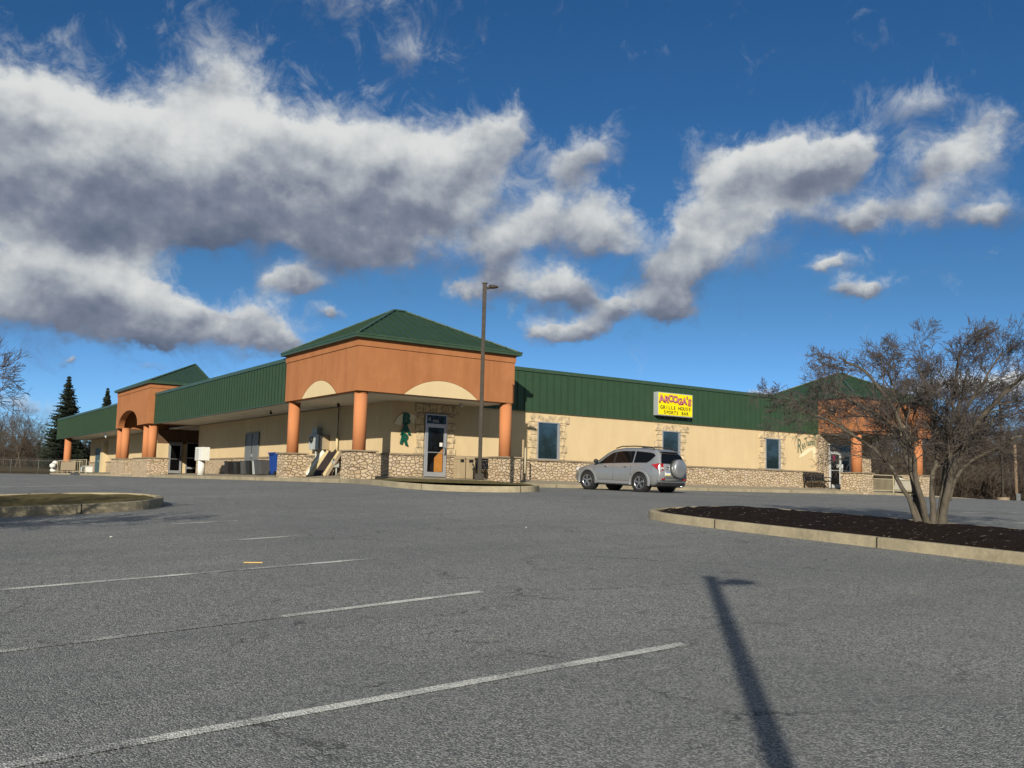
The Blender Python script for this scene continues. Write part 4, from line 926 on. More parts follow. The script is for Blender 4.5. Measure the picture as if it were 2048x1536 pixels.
tag(mb.build('hanging_panel', M['white'], None), 'loose white soffit panel dangling from the left canopy', 'panel')
mb = MB(); mb.box(14.05, 14.19, 83.0, 86.5, -.13, .06); tag(mb.build('wheel_ramp', M['greyp'], None), 'dark ramp plate lying against the kerb at the far left walk', 'ramp')
# roof fan behind the parapet
t = thing('roof_vent', 'low domed grey exhaust fan on the flat roof behind the green parapet', 'roof vent', (32.2, 38.8, 4.85))
MB().cyl(32.2, 38.8, 4.84, 5.62, .55, 24).build('vent_curb', M['galv'], t); MB().sphere((32.2, 38.8, 5.62), .72, 24, 6, v0=0, v1=.5, sc=(1, 1, .42)).build('vent_dome', M['galv'], t)
MB().box(32.5, 34.4, 38.6, 39.4, 4.84, 5.68).build('duct', M['white'], t, bevel=.02)
# wall lamp on the right tower
t = thing('wall_lamp', 'dark square floodlight mounted on the left face of the right tower', 'wall lamp', (44.6, 32.3, 4.6)); MB().box(44.38, 44.6, 32.15, 32.45, 4.52, 4.80).build('lamp_housing', M['blackmetal'], t, bevel=.02); MB().box(44.37, 44.379, 32.2, 32.4, 4.56, 4.76).build('lens', M['galv'], t)
# litter on the asphalt
mb = MB().box(-.105, .105, -.02, .02, 0, .012); o = mb.build('cardboard_strip', M['cardboard'], None); o.location = (3.74, 10.62, gz(3.74, 10.62)+.006); o.rotation_euler = (0, 0, -.35); tag(o, 'yellow strip of cardboard lying on the asphalt beyond the long white line', 'cardboard')
for i, (x, y, s) in enumerate(((14.8, 29.9, .07), (2.9, 14.2, .018), (9.0, 12.5, .012))):
    mb = MB().sphere((0, 0, 0), s, 8, 5, sc=(1.4, 1, .4)); o = mb.build('paper_scrap', M['white'], None)
    for v in o.data.vertices: v.co += Vector((rnd.uniform(-1, 1), rnd.uniform(-1, 1), rnd.uniform(0, 1)))*s*.4
    o.location = (x, y, gz(x, y)+s*.3); tag(o, ('crumpled white paper scrap by the kerb before the middle pier', 'tiny white scrap in front of the grass island', 'tiny white scrap in the middle of the lot')[i], 'litter')

# ================================================================== CAR
carpaint = plain('silver_paint', (.36, .37, .375), .30, .55, .03, 30, coat=.8); carglass = glass('car_glass', (.006, .0065, .0065), 1.35, .02)
tyre = plain('tyre_rubber', (.014, .014, .014), .8); rimm = plain('alloy', (.55, .55, .56), .25, .9, .05); plast = plain('car_black_plastic', (.02, .02, .02), .6)
redl = plain('tail_lens', (.35, .004, .008), .15, 0, .1, 12, coat=1); clearl = plain('clear_lens', (.7, .66, .62), .15, 0, .05, coat=1)
C_ = thing('silver_suv', 'silver compact SUV with a tailgate spare wheel parked nose-in at the cream wall', 'car', (0, 0, 0), None, False)
# car frame: +x forward, y to the left side, z up; origin on the ground under the rear axle
XR, XF = -.86, 3.56
KX = [-.86, -.80, -.62, -.3, .2, .9, 1.5, 2.0, 2.35, 2.62, 2.9, 3.2, 3.42, 3.56]
def ki(xs_, ys_, x): return float(np.interp(x, xs_, ys_))
def prof(x):
    belt = ki([-.9, 0, 1.5, 2.4, 2.75, 3.2, 3.45, 3.56], [1.10, 1.08, 1.03, 1.0, .93, .82, .70, .55], x)
    roof = ki([-.86, -.72, -.4, .3, 1.0, 1.45, 1.8, 2.15, 2.4, 2.62, 3.0, 3.3, 3.48, 3.56], [1.52, 1.575, 1.63, 1.675, 1.67, 1.61, 1.48, 1.26, 1.09, 1.02, .95, .85, .74, .60], x)
    hw = ki([-.86, -.6, 0, 1.5, 2.8, 3.2, 3.42, 3.56], [.80, .87, .905, .905, .895, .85, .74, .62], x)
    rw = ki([-.86, -.5, .5, 1.4, 2.2, 2.6, 3.2, 3.56], [.56, .60, .63, .62, .66, .76, .66, .5], x)
    zb = ki([-.86, -.6, 2.9, 3.56], [.42, .27, .25, .34], x)
    return belt, roof, hw, rw, zb
def arch(x):
    z = 0
    for cx in (0, 2.66):
        d = abs(x-cx)
        if d < .425: z = max(z, .36+math.sqrt(.425**2-d*d))
    return z
def ring(x):
    belt, roof, hw, rw, zb = prof(x); a = arch(x); out = []
    rows = [(0, zb), (hw*.86, zb), (hw*.97, zb+.05), (hw*1.0, .50), (hw*1.005, .72 if belt > .8 else belt*.8), (hw*.985, belt-.07), (hw*.955, belt), (rw+.045, roof-.10 if roof > belt+.15 else belt+(roof-belt)*.5), (rw, roof-.035), (rw-.10, roof), (0, roof+.02)]
    for i, (yv, zv) in enumerate(rows):
        if 1 <= i <= 4 and a: zv = max(zv, a if i < 4 else min(a+.02, belt-.1)); 
        if 1 <= i <= 3 and a: yv = hw*(.93+.02*i)
        out.append((yv, zv))
    return out
def rear_shift(i): return [.05, .0, -.03, -.05, -.04, -.01, .0, .10, .17, .22, .25][i]
mb = MB(); xs_ = sorted(set([round(XR+(XF-XR)*i/88, 4) for i in range(89)])); nr = 11
for x in xs_:
    r_ = ring(x); f_ = max(0, 1-(x-XR)/.35)
    for s in (1, -1):
        for i, (yv, zv) in enumerate(r_): mb.v.append((x+rear_shift(i)*f_, s*yv, zv))
for k in range(len(xs_)-1):
    for s in range(2):
        for i in range(nr-1):
            a = k*22+s*11+i; mb.f.append((a, a+1, a+23, a+22)); mb.m.append(0); mb.sm.append(True)
for k in (0, len(xs_)-1):
    for i in range(nr-1):
        a = k*22+i; mb.f.append((a, a+1, a+12, a+11)); mb.m.append(0); mb.sm.append(True)
body = mb.build('car_body', carpaint, C_, weld=True)
def side_pt(x, t, s, off=.006):
    """point on the greenhouse side between belt (t=0) and roof rail (t=1)"""
    r_ = ring(x); f_ = max(0, 1-(x-XR)/.35); (y0, z0), (y1, z1) = r_[6], r_[7]
    return (x+f_*(rear_shift(6)*(1-t)+rear_shift(7)*t), s*((y0+(y1-y0)*t)+off), z0+(z1-z0)*t)
def side_window(pts, name='side_window', m=None, off=.006):
    for s in (1, -1):
        mb = MB(); vs = [side_pt(x, t, s, off) for x, t in pts]; n = len(vs)
        c = tuple(sum(v[i] for v in vs)/n for i in range(3)); mb.add(vs, [tuple(range(n))]); mb.build(name, m or carglass, C_)
def side_pane(x0, x1, tlo, thi, name='side_window'):
    n = max(4, round((x1-x0)/.05)); q = 5
    for s in (1, -1):
        mb = MB(); vs = []
        for i in range(n+1):
            x = x0+(x1-x0)*i/n; a_, b_ = ki(*tlo, x), ki(*thi, x)
            for j in range(q+1): vs.append(side_pt(x, a_+(b_-a_)*j/q, s, .007))
        mb.add(vs, [(i*(q+1)+j, i*(q+1)+j+1, (i+1)*(q+1)+j+1, (i+1)*(q+1)+j) for i in range(n) for j in range(q)], 0, False); mb.build(name, carglass, C_)
LO = ([-1, 3], [.06, .06])
side_pane(1.35, 2.28, LO, ([1.32, 1.6, 1.85, 2.1, 2.28], [.94, .90, .70, .36, .07])); side_pane(.38, 1.27, LO, ([0, 2], [.94, .94])); side_pane(-.60, .32, ([-.60, -.42, -.3, .3], [.70, .22, .06, .06]), ([-.60, -.5, -.3, .3], [.78, .88, .92, .94]))
side_window([(1.27, .04), (1.35, .04), (1.35, .95), (1.27, .95)], 'door_pillar', plast, .006)
# windscreen, rear window and tailgate detail
mb = MB(); vs = []
for x in (2.36, 2.1, 1.85, 1.6, 1.47):
    r_ = ring(x)
    for s in (-1, -.5, 0, .5, 1):
        yy_ = s*(r_[8][0]-.03); zc = r_[9][1]+.02-.04*abs(s)**2; vs.append((x, yy_, zc+.012))
mb.add(vs, [(5*i+j, 5*i+j+1, 5*i+j+6, 5*i+j+5) for i in range(4) for j in range(4)], 0, True); mb.build('windscreen', carglass, C_)
def rear_pt(yf, z, off=.01):
    r_ = ring(XR); zs = [p[1] for p in r_]; x = XR+float(np.interp(z, zs, [rear_shift(i) for i in range(11)])); hw = float(np.interp(z, zs, [p[0] for p in r_][0:1]+[p[0] for p in r_][1:])) if False else float(np.interp(z, zs[1:], [p[0] for p in r_][1:]))
    return (x-off, yf*hw, z)
def rear_patch(name, yz, m, off=.012, parent=C_):
    mb = MB(); vs = [rear_pt(a, z, off) for a, z in yz]; n = len(vs); mb.add(vs+[(v[0]+off*.8, v[1], v[2]) for v in vs], [tuple(range(n)), tuple(range(2*n-1, n-1, -1))]+[(i, (i+1) % n, n+(i+1) % n, n+i) for i in range(n)]); return mb.build(name, m, parent)
mb = MB(); vs = []
RW = ((1.105, .90), (1.18, .94), (1.28, .95), (1.36, .96), (1.42, .95), (1.475, .90))
for z_, e_ in RW:
    for k in range(9): f_ = -1+2*k/8; vs.append(rear_pt(f_*e_, z_, .012))
mb.add(vs, [(9*i+k, 9*i+k+1, 9*i+k+10, 9*i+k+9) for i in range(5) for k in range(8)]); mb.build('rear_window', carglass, C_)
MB().box(XR+.06, XR+.36, -.54, .54, 1.545, 1.575).build('roof_spoiler', carpaint, C_, bevel=.012)
for s in (1, -1):
    mb = MB(); P_ = [(XR-.045, s*.62, 1.10), (XR-.05, s*.60, .86), (XR-.035, s*.80, .80), (XR+.10, s*.872, .93), (XR+.30, s*.893, 1.05), (XR+.02, s*.80, 1.11)]
    inn_ = [(p[0]+.1, p[1]*.9, p[2]) for p in P_]; n = 6
    mb.add(P_+inn_, [tuple(range(n))]+[(i, (i+1) % n, n+(i+1) % n, n+i) for i in range(n)]+[tuple(range(2*n-1, n-1, -1))]); tl = mb.build('tail_light', redl, C_)
    MB().box(XR-.062, XR-.04, s*.66-.06, s*.66+.06, .90, .96).build('reversing_lens', clearl, C_ if False else tl)
    MB().box(XR-.075, XR-.03, s*.62-.09, s*.62+.09, .50, .555).build('rear_reflector', redl, C_)
    # mirror, handles, rails
    MB().sphere((2.12, s*1.0, 1.12), .11, 12, 8, sc=(.8, 1, .75)).tube([(2.14, s*.88, 1.06), (2.12, s*.96, 1.10)], .03, 6).build('door_mirror', plast, C_)
    for hx in (.55, 1.55): MB().tube([(hx, s*.915, .93), (hx+.03, s*.94, .935), (hx+.16, s*.94, .94), (hx+.2, s*.915, .94)], .016, 8).build('door_handle', rimm, C_)
    MB().tube([(-.45, s*.60, 1.63), (-.38, s*.61, 1.70), (.4, s*.63, 1.735), (1.1, s*.62, 1.72), (1.42, s*.60, 1.64)], .022, 8).build('roof_rail', plast, C_)
    for seam in ([(1.31, z) for z in (.33, .5, .8, 1.0)], [(.44, z) for z in (.62, .8, 1.0)], [(2.28, z) for z in (.35, .5, .8, .95)]):
        pts = []
        for x, z in seam:
            r_ = ring(x); yv = float(np.interp(z, [r_[i][1] for i in range(2, 7)], [r_[i][0] for i in range(2, 7)])); pts.append((x, s*(yv+.001), z))
        MB().tube(pts, .006, 5).build('door_seam', M['black'], C_)
    sl_ = MB(); sl_.add([(.45, s*.90, .27), (2.22, s*.90, .27), (2.22, s*.935, .30), (.45, s*.935, .30), (.45, s*.915, .40), (2.22, s*.915, .40)], [(0, 1, 2, 3), (3, 2, 5, 4)]); sl_.build('side_skirt', carpaint, C_)
    # fender flares
    for cx in (0, 2.66):
        fl = MB(); n = 18; vs = []
        for i in range(n+1):
            a = R(-12)+R(204)*i/n
            for rr, yy2 in ((.405, .875), (.41, .935), (.455, .94), (.52, .905)): vs.append((cx+rr*math.cos(a), s*(yy2-(.02 if cx > 1 else 0)), .36+rr*math.sin(a)))
        fl.add(vs, [(4*i+j, 4*i+j+1, 4*i+j+5, 4*i+j+4) for i in range(n) for j in range(3)], 0, True); fl.build('fender_flare', carpaint, C_)
        MB().tube([(cx, s*.60, .37), (cx, s*.86, .37)], .40, 24).build('wheel_well', M['black'], C_)
def wheel(cx, cy, side, name='wheel', parent=C_):
    w_ = bpy.data.objects.new(name, None); col.objects.link(w_); w_.parent = parent
    prof_ = [(.235, -.10), (.33, -.11), (.352, -.085), (.36, -.03), (.36, .03), (.352, .085), (.33, .11), (.25, .105), (.235, .09)]
    n = 32; mb = MB(); vs = [(cx+r*math.cos(2*math.pi*i/n), cy+side*t, .36+r*math.sin(2*math.pi*i/n)) for i in range(n) for r, t in prof_]; k = len(prof_)
    mb.add(vs, [(i*k+j, i*k+(j+1) % k, ((i+1) % n)*k+(j+1) % k, ((i+1) % n)*k+j) for i in range(n) for j in range(k)], 0, True); mb.build('tyre', tyre, w_)
    rm = MB(); pr = [(.24, .095), (.225, .10), (.215, .06), (.21, -.05)]; k = 4
    vs = [(cx+r*math.cos(2*math.pi*i/n), cy+side*t, .36+r*math.sin(2*math.pi*i/n)) for i in range(n) for r, t in pr]
    rm.add(vs, [(i*k+j, i*k+j+1, ((i+1) % n)*k+j+1, ((i+1) % n)*k+j) for i in range(n) for j in range(3)], 0, True)
    for q in range(5):
        a = 2*math.pi*q/5+.3
        for da in (-.13, .13):
            p0 = Vector((cx+.04*math.cos(a), cy+side*.085, .36+.04*math.sin(a))); p1 = Vector((cx+.222*math.cos(a+da), cy+side*.092, .36+.222*math.sin(a+da))); rm.bar(p0, p1, .03, .03, up=(0, 1, 0))
    rm.tube([(cx, cy+side*.05, .36), (cx, cy+side*.105, .36)], .05, 12); rm.build('rim', rimm, w_)
    MB().tube([(cx, cy-side*.04, .36), (cx, cy+side*.0, .36)], .21, 20).build('brake_disc', plast, w_)
for cx in (0, 2.66):
    for s in (1, -1): wheel(cx, s*.80, s)
# spare wheel in its silver cover, plate, bumper
mb = MB(); n = 32; pr = [(.0, -.245), (.20, -.25), (.30, -.235), (.345, -.20), (.355, -.13), (.35, -.02), (.30, 0)]; k = len(pr); SX, SY, SZ = XR-.03, -.18, .93
vs = [(SX+t, SY+r*math.cos(2*math.pi*i/n), SZ+r*math.sin(2*math.pi*i/n)) for i in range(n) for r, t in pr]
mb.add(vs, [(i*k+j, i*k+j+1, ((i+1) % n)*k+j+1, ((i+1) % n)*k+j) for i in range(n) for j in range(k-1)], 0, True); sw = mb.build('spare_wheel_cover', carpaint, C_)
MB().tube([(SX-.02, SY, SZ), (SX+.03, SY, SZ)], .362, 32).build('spare_tyre', tyre, C_)
lp = MB().box(XR-.075, XR-.055, .22, .52, .66, .81).build('number_plate', M['white'], C_)
MB().box(XR-.078, XR-.0755, .225, .515, .775, .805).build('plate_band', plain('plate_blue', (.02, .08, .35), .4), lp); MB().box(XR-.078, XR-.0755, .225, .515, .665, .685).build('plate_band', M['yellow'], lp)
mb = MB(); mb.prism([(-.80, .40), (.80, .40), (.84, .50), (.80, .58), (-.80, .58), (-.84, .50)], XR-.10, XR+.05, lambda u, v, t: (t+.10*(abs(u)/.84)**3, u, v)); mb.build('rear_bumper', carpaint, C_, bevel=.02)
MB().box(XR-.06, XR+.35, -.70, .70, .27, .41).build('bumper_valance', plast, C_, bevel=.03); MB().box(-.7, 3.3, -.66, .66, .22, .30).build('underbody', M['black'], C_)
MB().box(XR-.105, XR-.095, -.62, .62, .585, .60).build('bumper_step', plast, C_)
MB().tube([(XR-.09, -.5, .26), (XR+.3, -.5, .28)], .035, 10).build('exhaust_pipe', rimm, C_)
for s in (1, -1): MB().sphere((3.36, s*.66, .78), .12, 12, 8, sc=(1.3, .8, .7)).build('headlight', clearl, C_)
MB().tube([(XR-.045, -.56, 1.135), (XR-.06, -.1, 1.17)], .012, 6).build('rear_wiper', plast, C_)
for z, w_ in ((.98, .16), (.90, .11)): MB().box(XR-.062, XR-.055, .36-w_/2, .36+w_/2, z, z+.028).build('badge', rimm, C_)
C_.location = (24.55, 25.82, gz(24.55, 25.9)-.012); C_.rotation_euler = (0, -R(1.4), R(97.5))
# ================================================================== TREES
def rot_about(d, ang, r_):
    """a direction at angle ang from d, random azimuth"""
    a = np.array([0, 0, 1.]) if abs(d[2]) < .9 else np.array([1., 0, 0]); u = np.cross(d, a); u /= np.linalg.norm(u); v = np.cross(d, u)
    ph = r_.uniform(0, 2*math.pi); return math.cos(ang)*d+math.sin(ang)*(math.cos(ph)*u+math.sin(ph)*v)
def grow(p, d, L, r0, r1, k, r_, wob=.12, up=.0, spread=None):
    P = [np.array(p, float)]; d = np.array(d, float); d /= np.linalg.norm(d)
    for i in range(k-1):
        d = d+np.array([r_.gauss(0, wob), r_.gauss(0, wob), r_.gauss(0, wob)+up]); d /= np.linalg.norm(d); P.append(P[-1]+d*L/(k-1))
    return np.array(P), np.linspace(r0, r1, k)
def spawn(P, R_, n, r_, ang=(.45, 1.0), t0=.25, Lf=(.35, .7), rf=.6, k=5, wob=.13, up=.03, Lref=None, flat=0.):
    out = []; seg = np.linalg.norm(np.diff(P, axis=0), axis=1); L = seg.sum() if Lref is None else Lref; kk = len(P)
    for i in range(n):
        t = t0+(1-t0)*(i+r_.random())/n; f = t*(kk-1); j = min(int(f), kk-2); q = P[j]+(P[j+1]-P[j])*(f-j); dd = P[j+1]-P[j]; dd /= np.linalg.norm(dd)+1e-9
        d2 = rot_about(dd, r_.uniform(*ang), r_); d2[2] = d2[2]*(1-flat)+abs(d2[2])*flat*.5; d2 /= np.linalg.norm(d2)
        r = float(np.interp(t, np.linspace(0, 1, kk), R_))*rf
        out.append(grow(q, d2, L*r_.uniform(*Lf)*(1.2-.62*t), r, max(r*.35, .0012), k, r_, wob, up))
    return out
def honey_tree(name, label, base, rt, dep, stems, seed, group, twig_n=1.0, levels=(9, 9, 7, 5)):
    r_ = random.Random(seed); T = thing(name, label, 'tree', base, group); bx = np.array(base, float)
    L0 = []; L1 = []; L2 = []; L3 = []; L4 = []
    for si, (pts, dz_, ra, rb) in enumerate(stems):
        n = len(pts); P = []
        for i, (a, z) in enumerate(pts):
            dd = dz_*(i/(n-1))**1.15; P.append(bx+np.array(rt)*a+np.array(dep)*dd+np.array([0, 0, z-.04 if i == 0 else z]))
        P = np.array(P); t = np.linspace(0, 1, n); tt = np.linspace(0, 1, 15)
        # smooth through the guide points
        Q = np.stack([np.interp(tt, t, P[:, c]) for c in range(3)], 1); Q[1:-1] = (Q[:-2]+2*Q[1:-1]+Q[2:])/4; Q[1:-1] += np.array([[r_.gauss(0, .012) for _ in range(3)] for _ in range(13)])
        Rr = ra*(1-tt)**.9+rb*tt; Rr[0] *= 1.25; L0.append((Q, Rr))
        L1 += spawn(Q, Rr, levels[0], r_, (.35, .85), .30, (.28, .55), .38, 9, .13, .004, 2.1)
    for P, r in L1: L2 += spawn(P, r, levels[1], r_, (.45, 1.05), .10, (.32, .68), .55, 6, .17, .01)
    for P, r in L2: L3 += spawn(P, r, int(levels[2]*twig_n), r_, (.4, .95), .12, (.4, .8), .65, 4, .14, .05)
    for P, r in L3: L4 += spawn(P, r, int(levels[3]*twig_n), r_, (.4, .95), .1, (.4, .8), .8, 3, .15, .05)
    V_, F_ = tubes_np(L0, 12); mesh_np('trunk', V_, F_, M['bark'], T)
    V_, F_ = tubes_np(L1, 7); V2, F2 = tubes_np(L2, 5); mesh_np('branches', np.concatenate([V_, V2]), np.concatenate([F_, F2+len(V_)]), M['bark'], T)
    L3 = [(P, np.maximum(r, .0031)) for P, r in L3]; L4 = [(P, np.maximum(r, .0022)) for P, r in L4]
    V_, F_ = tubes_np(L3, 4); V2, F2 = tubes_np(L4, 3); mesh_np('twigs', np.concatenate([V_, V2]), np.concatenate([F_, F2+len(V_)]), M['twig'], T)
    return T
ST = [[(-0.22, 0.0), (-0.3, 0.34), (-0.41, 0.56), (-0.52, 0.78), (-0.59, 1.0), (-0.81, 1.22), (-1.12, 1.45), (-1.5, 1.70), (-1.85, 1.88), (-2.1, 1.98), (-2.28, 2.05)], [(-0.18, 0.0), (-0.27, 0.51), (-0.29, 0.92), (-0.4, 1.34), (-0.65, 1.73), (-1.01, 2.0), (-1.35, 2.25), (-1.6, 2.38), (-1.8, 2.45)], [(-0.08, 0.0), (-0.15, 0.29), (-0.23, 0.78), (-0.27, 1.09), (-0.32, 1.36), (-0.49, 1.84), (-0.76, 2.32), (-1.02, 2.55), (-1.25, 2.66)], [(-0.01, 0.0), (-0.02, 0.52), (0.0, 0.84), (0.1, 1.14), (0.08, 1.61), (-0.0, 2.03), (-0.14, 2.5), (-0.23, 2.87)], [(0.11, 0.0), (0.18, 0.39), (0.24, 0.79), (0.43, 1.28), (0.68, 1.71), (0.98, 2.1), (1.4, 2.5), (1.9, 2.8)], [(0.15, 0.0), (0.14, 0.65), (0.22, 0.98), (0.31, 1.39), (0.39, 1.88), (0.5, 2.35), (0.59, 2.76)], [(0.22, 0.45), (0.34, 0.85), (0.59, 1.09), (0.96, 1.34), (1.42, 1.55), (1.95, 1.8), (2.4, 2.1)], [(0.05, 0.0), (0.17, 0.79), (0.36, 1.61), (0.62, 2.1), (0.85, 2.5), (1.01, 2.8)], [(-.27, .5), (-.3, .8), (-.33, 1.25), (-.36, 1.8), (-.52, 2.3), (-.68, 2.72)], [(.19, .5), (.22, .8), (.24, 1.3), (.32, 1.9), (.36, 2.4), (.42, 2.8)]]
dz0 = (-.5, 1.1, -1.2, .3, -.9, 1.3, .6, -.2, .7, -.8)
rad = ((.044, .010), (.060, .011), (.056, .010), (.050, .010), (.070, .011), (.050, .010), (.036, .009), (.040, .009), (.040, .009), (.038, .009))
base = (13.62, 8.09, gz(13.62, 8.09)+.22)
honey_tree('bare_tree', 'bare multi-stemmed tree with a wide twiggy crown in the dark mulch bed', base, (.51, -.86, 0), (.86, .51, 0), [([(a_, z_*.94) for a_, z_ in s], d, a*.9, b) for s, d, (a, b) in zip(ST, dz0, rad)], 11, 'bare trees on the parking islands', 1.0, (13, 8, 7, 3))
ST2 = [[(a*1.25, z*.98) for a, z in s] for s in ST]
honey_tree('bare_tree', 'bare tree outside the left edge whose branch tips reach in over the grass island', (-1.45, 14.5, gz(-1.45, 14.5)+.2), (.96, -.25, 0), (.25, .96, 0), [([(-a*.95, z) for a, z in s], d*1.3, a_*.85, b*.8) for s, d, (a_, b) in zip(ST2, dz0, rad)], 23, 'bare trees on the parking islands', 1.0, (13, 9, 6, 3))

# --- background wood: a few tree forms, many copies
def wood_tree(seed, H=10., brushy=False):
    r_ = random.Random(seed); L0 = []; L1 = []; L2 = []; L3 = []
    for s in range(1 if not brushy else 4):
        d = np.array([r_.gauss(0, .06+.18*brushy), r_.gauss(0, .06+.18*brushy), 1.]); P, r = grow((r_.uniform(-.4, .4)*brushy, r_.uniform(-.4, .4)*brushy, -.6), d, H*(1 if not brushy else r_.uniform(.6, 1)), H*.014*(1 if not brushy else .5), .015, 9, r_, .045, .02); L0.append((P, r))
    for P, r in L0: L1 += spawn(P, r, 13 if not brushy else 8, r_, (.4, .95), .2 if not brushy else .1, (.28, .5), .5, 6, .1, .07)
    for P, r in L1: L2 += spawn(P, r, 6, r_, (.35, .9), .2, (.35, .65), .6, 4, .12, .06)
    for P, r in L2: L3 += spawn(P, r, 4, r_, (.35, .9), .1, (.5, .9), .7, 3, .15, .06)
    A = tubes_np(L0+[(P, np.maximum(r, .02)) for P, r in L1], 4); Bb = tubes_np([(P, np.maximum(r, .012)) for P, r in L2+L3], 3)
    return np.concatenate([A[0], Bb[0]]), np.concatenate([A[1], Bb[1]+len(A[0])])
forms = [wood_tree(s, H, br) for s, H, br in ((1, 11, False), (2, 9.5, False), (3, 12, False), (4, 6.5, True), (5, 4.5, True))]
wm = []
for i, (V_, F_) in enumerate(forms):
    r = thing('woodland_tree' if i < 3 else 'thicket_bush', '', '', (0, -400, 0), None, False); o = mesh_np('trunk_and_crown', V_, F_, M['woods'], r); wm.append(r)
def azp(az, D): return (D*math.sin(az), D*math.cos(az))
r_ = random.Random(5)
placed = []
# right-hand wood: individuals in front
for k in range(64):
    az = r_.uniform(.95, 1.2); D = r_.uniform(88, 108); x, y = azp(az, D); f = r_.choice([0, 1, 2, 3, 3, 4]); placed.append((x, y, f, 'R'))
for k in range(16):
    az = r_.uniform(.03, .17); D = r_.uniform(128, 142); x, y = azp(az, D); f = r_.choice([0, 1, 3]); placed.append((x, y, f, 'L'))
for x, y, f, side in placed:
    nm = 'woodland_tree' if f < 3 else 'thicket_bush'
    lab = {('R', True): 'bare brown woodland tree beyond the right hand kerb', ('R', False): 'bare brown thicket bush beyond the right hand kerb', ('L', True): 'bare grey tree beyond the field at the far left', ('L', False): 'bare thicket bush beyond the field at the far left'}[(side, f < 3)]
    c = dup(wm[f], (x, y, far_z(x, y)), lab, r_.uniform(0, 6.28), r_.uniform(.75, 1.1)*(.66 if side == 'L' else .68), {'R': 'bare trees and brush of the right hand wood', 'L': 'bare trees beyond the far left field'}[side]+(' (trees)' if f < 3 else ' (bushes)'))
    c['category'] = 'tree' if f < 3 else 'bush'
for r in wm:
    for ch in list(r.children): bpy.data.objects.remove(ch)
    bpy.data.objects.remove(r)
def mass(name, spots, label, seed, forms_=None):
    r2 = random.Random(seed); Vs = []; Fs = []; off = 0
    for x, y, f, s in spots:
        V_, F_ = forms[f]; a = r2.uniform(0, 6.28); c_, s_ = math.cos(a)*s, math.sin(a)*s
        W_ = np.stack([V_[:, 0]*c_-V_[:, 1]*s_+x, V_[:, 0]*s_+V_[:, 1]*c_+y, V_[:, 2]*s+far_z(x, y)], 1); Vs.append(W_); Fs.append(F_+off); off += len(V_)
    o = mesh_np(name, np.concatenate(Vs), np.concatenate(Fs), M['woods']); o['kind'] = 'stuff'; return o
spots = []
for k in range(330): az = r_.uniform(.90, 1.24); D = 98+50*r_.random()**1.4; spots.append((*azp(az, D), r_.choice([0, 1, 2, 0, 3]), r_.uniform(.55, .74)*D/104))
for k in range(170): az = r_.uniform(.90, 1.22); D = r_.uniform(84, 100); spots.append((*azp(az, D), r_.choice([3, 4, 4]), r_.uniform(.5, .95)))
mass('distant_woods', spots, '', 1)
spots = []
for k in range(150): az = r_.uniform(-.02, .26); D = 142+50*r_.random(); spots.append((*azp(az, D), r_.choice([0, 1, 2, 3, 3]), r_.uniform(.5, .72)))
for k in range(60): az = r_.uniform(0, .24); D = r_.uniform(130, 144); spots.append((*azp(az, D), r_.choice([3, 4]), r_.uniform(.6, .9)))
mass('far_left_woods', spots, '', 2)
# low wooded rise closing the view between the trunks
def rise(name, az0, az1, D, h, m):
    n = 40; vs = []
    for i in range(n+1):
        az = az0+(az1-az0)*i/n; rr = random.Random(i*7+1)
        e = min(1, min(i, n-i)/6)
        for dd, hh in ((0, 0), (14, .45), (32, .85), (60, 1.), (140, 1.05)):
            x, y = azp(az, D+dd); vs.append((x, y, far_z(x, y)-1+hh*h*e*(1+.06*math.sin(i*.7))+(rr.uniform(-.3, .3) if hh > .3 else 0)))
    mb = MB().add(vs, [(5*i+j, 5*i+j+1, 5*i+j+6, 5*i+j+5) for i in range(n) for j in range(4)], 0, True); return struct(mb.build(name, m))
rise('hillside', .84, 1.45, 104, 6.5, M['leaf']); rise('hillside', -.2, .30, 165, 4.2, M['leaf'])
# trees behind the viewer, mirrored in the windows
spots = []
for k in range(46): x = r_.uniform(20, 130); spots.append((x, -32-r_.random()*14, r_.choice([0, 1, 2]), .85))
for k in range(120): spots.append((r_.uniform(20, 140), r_.uniform(-42, -30), r_.choice([3, 4]), r_.uniform(1.2, 1.7)))
mass('woods_behind_viewer', spots, '', 3)
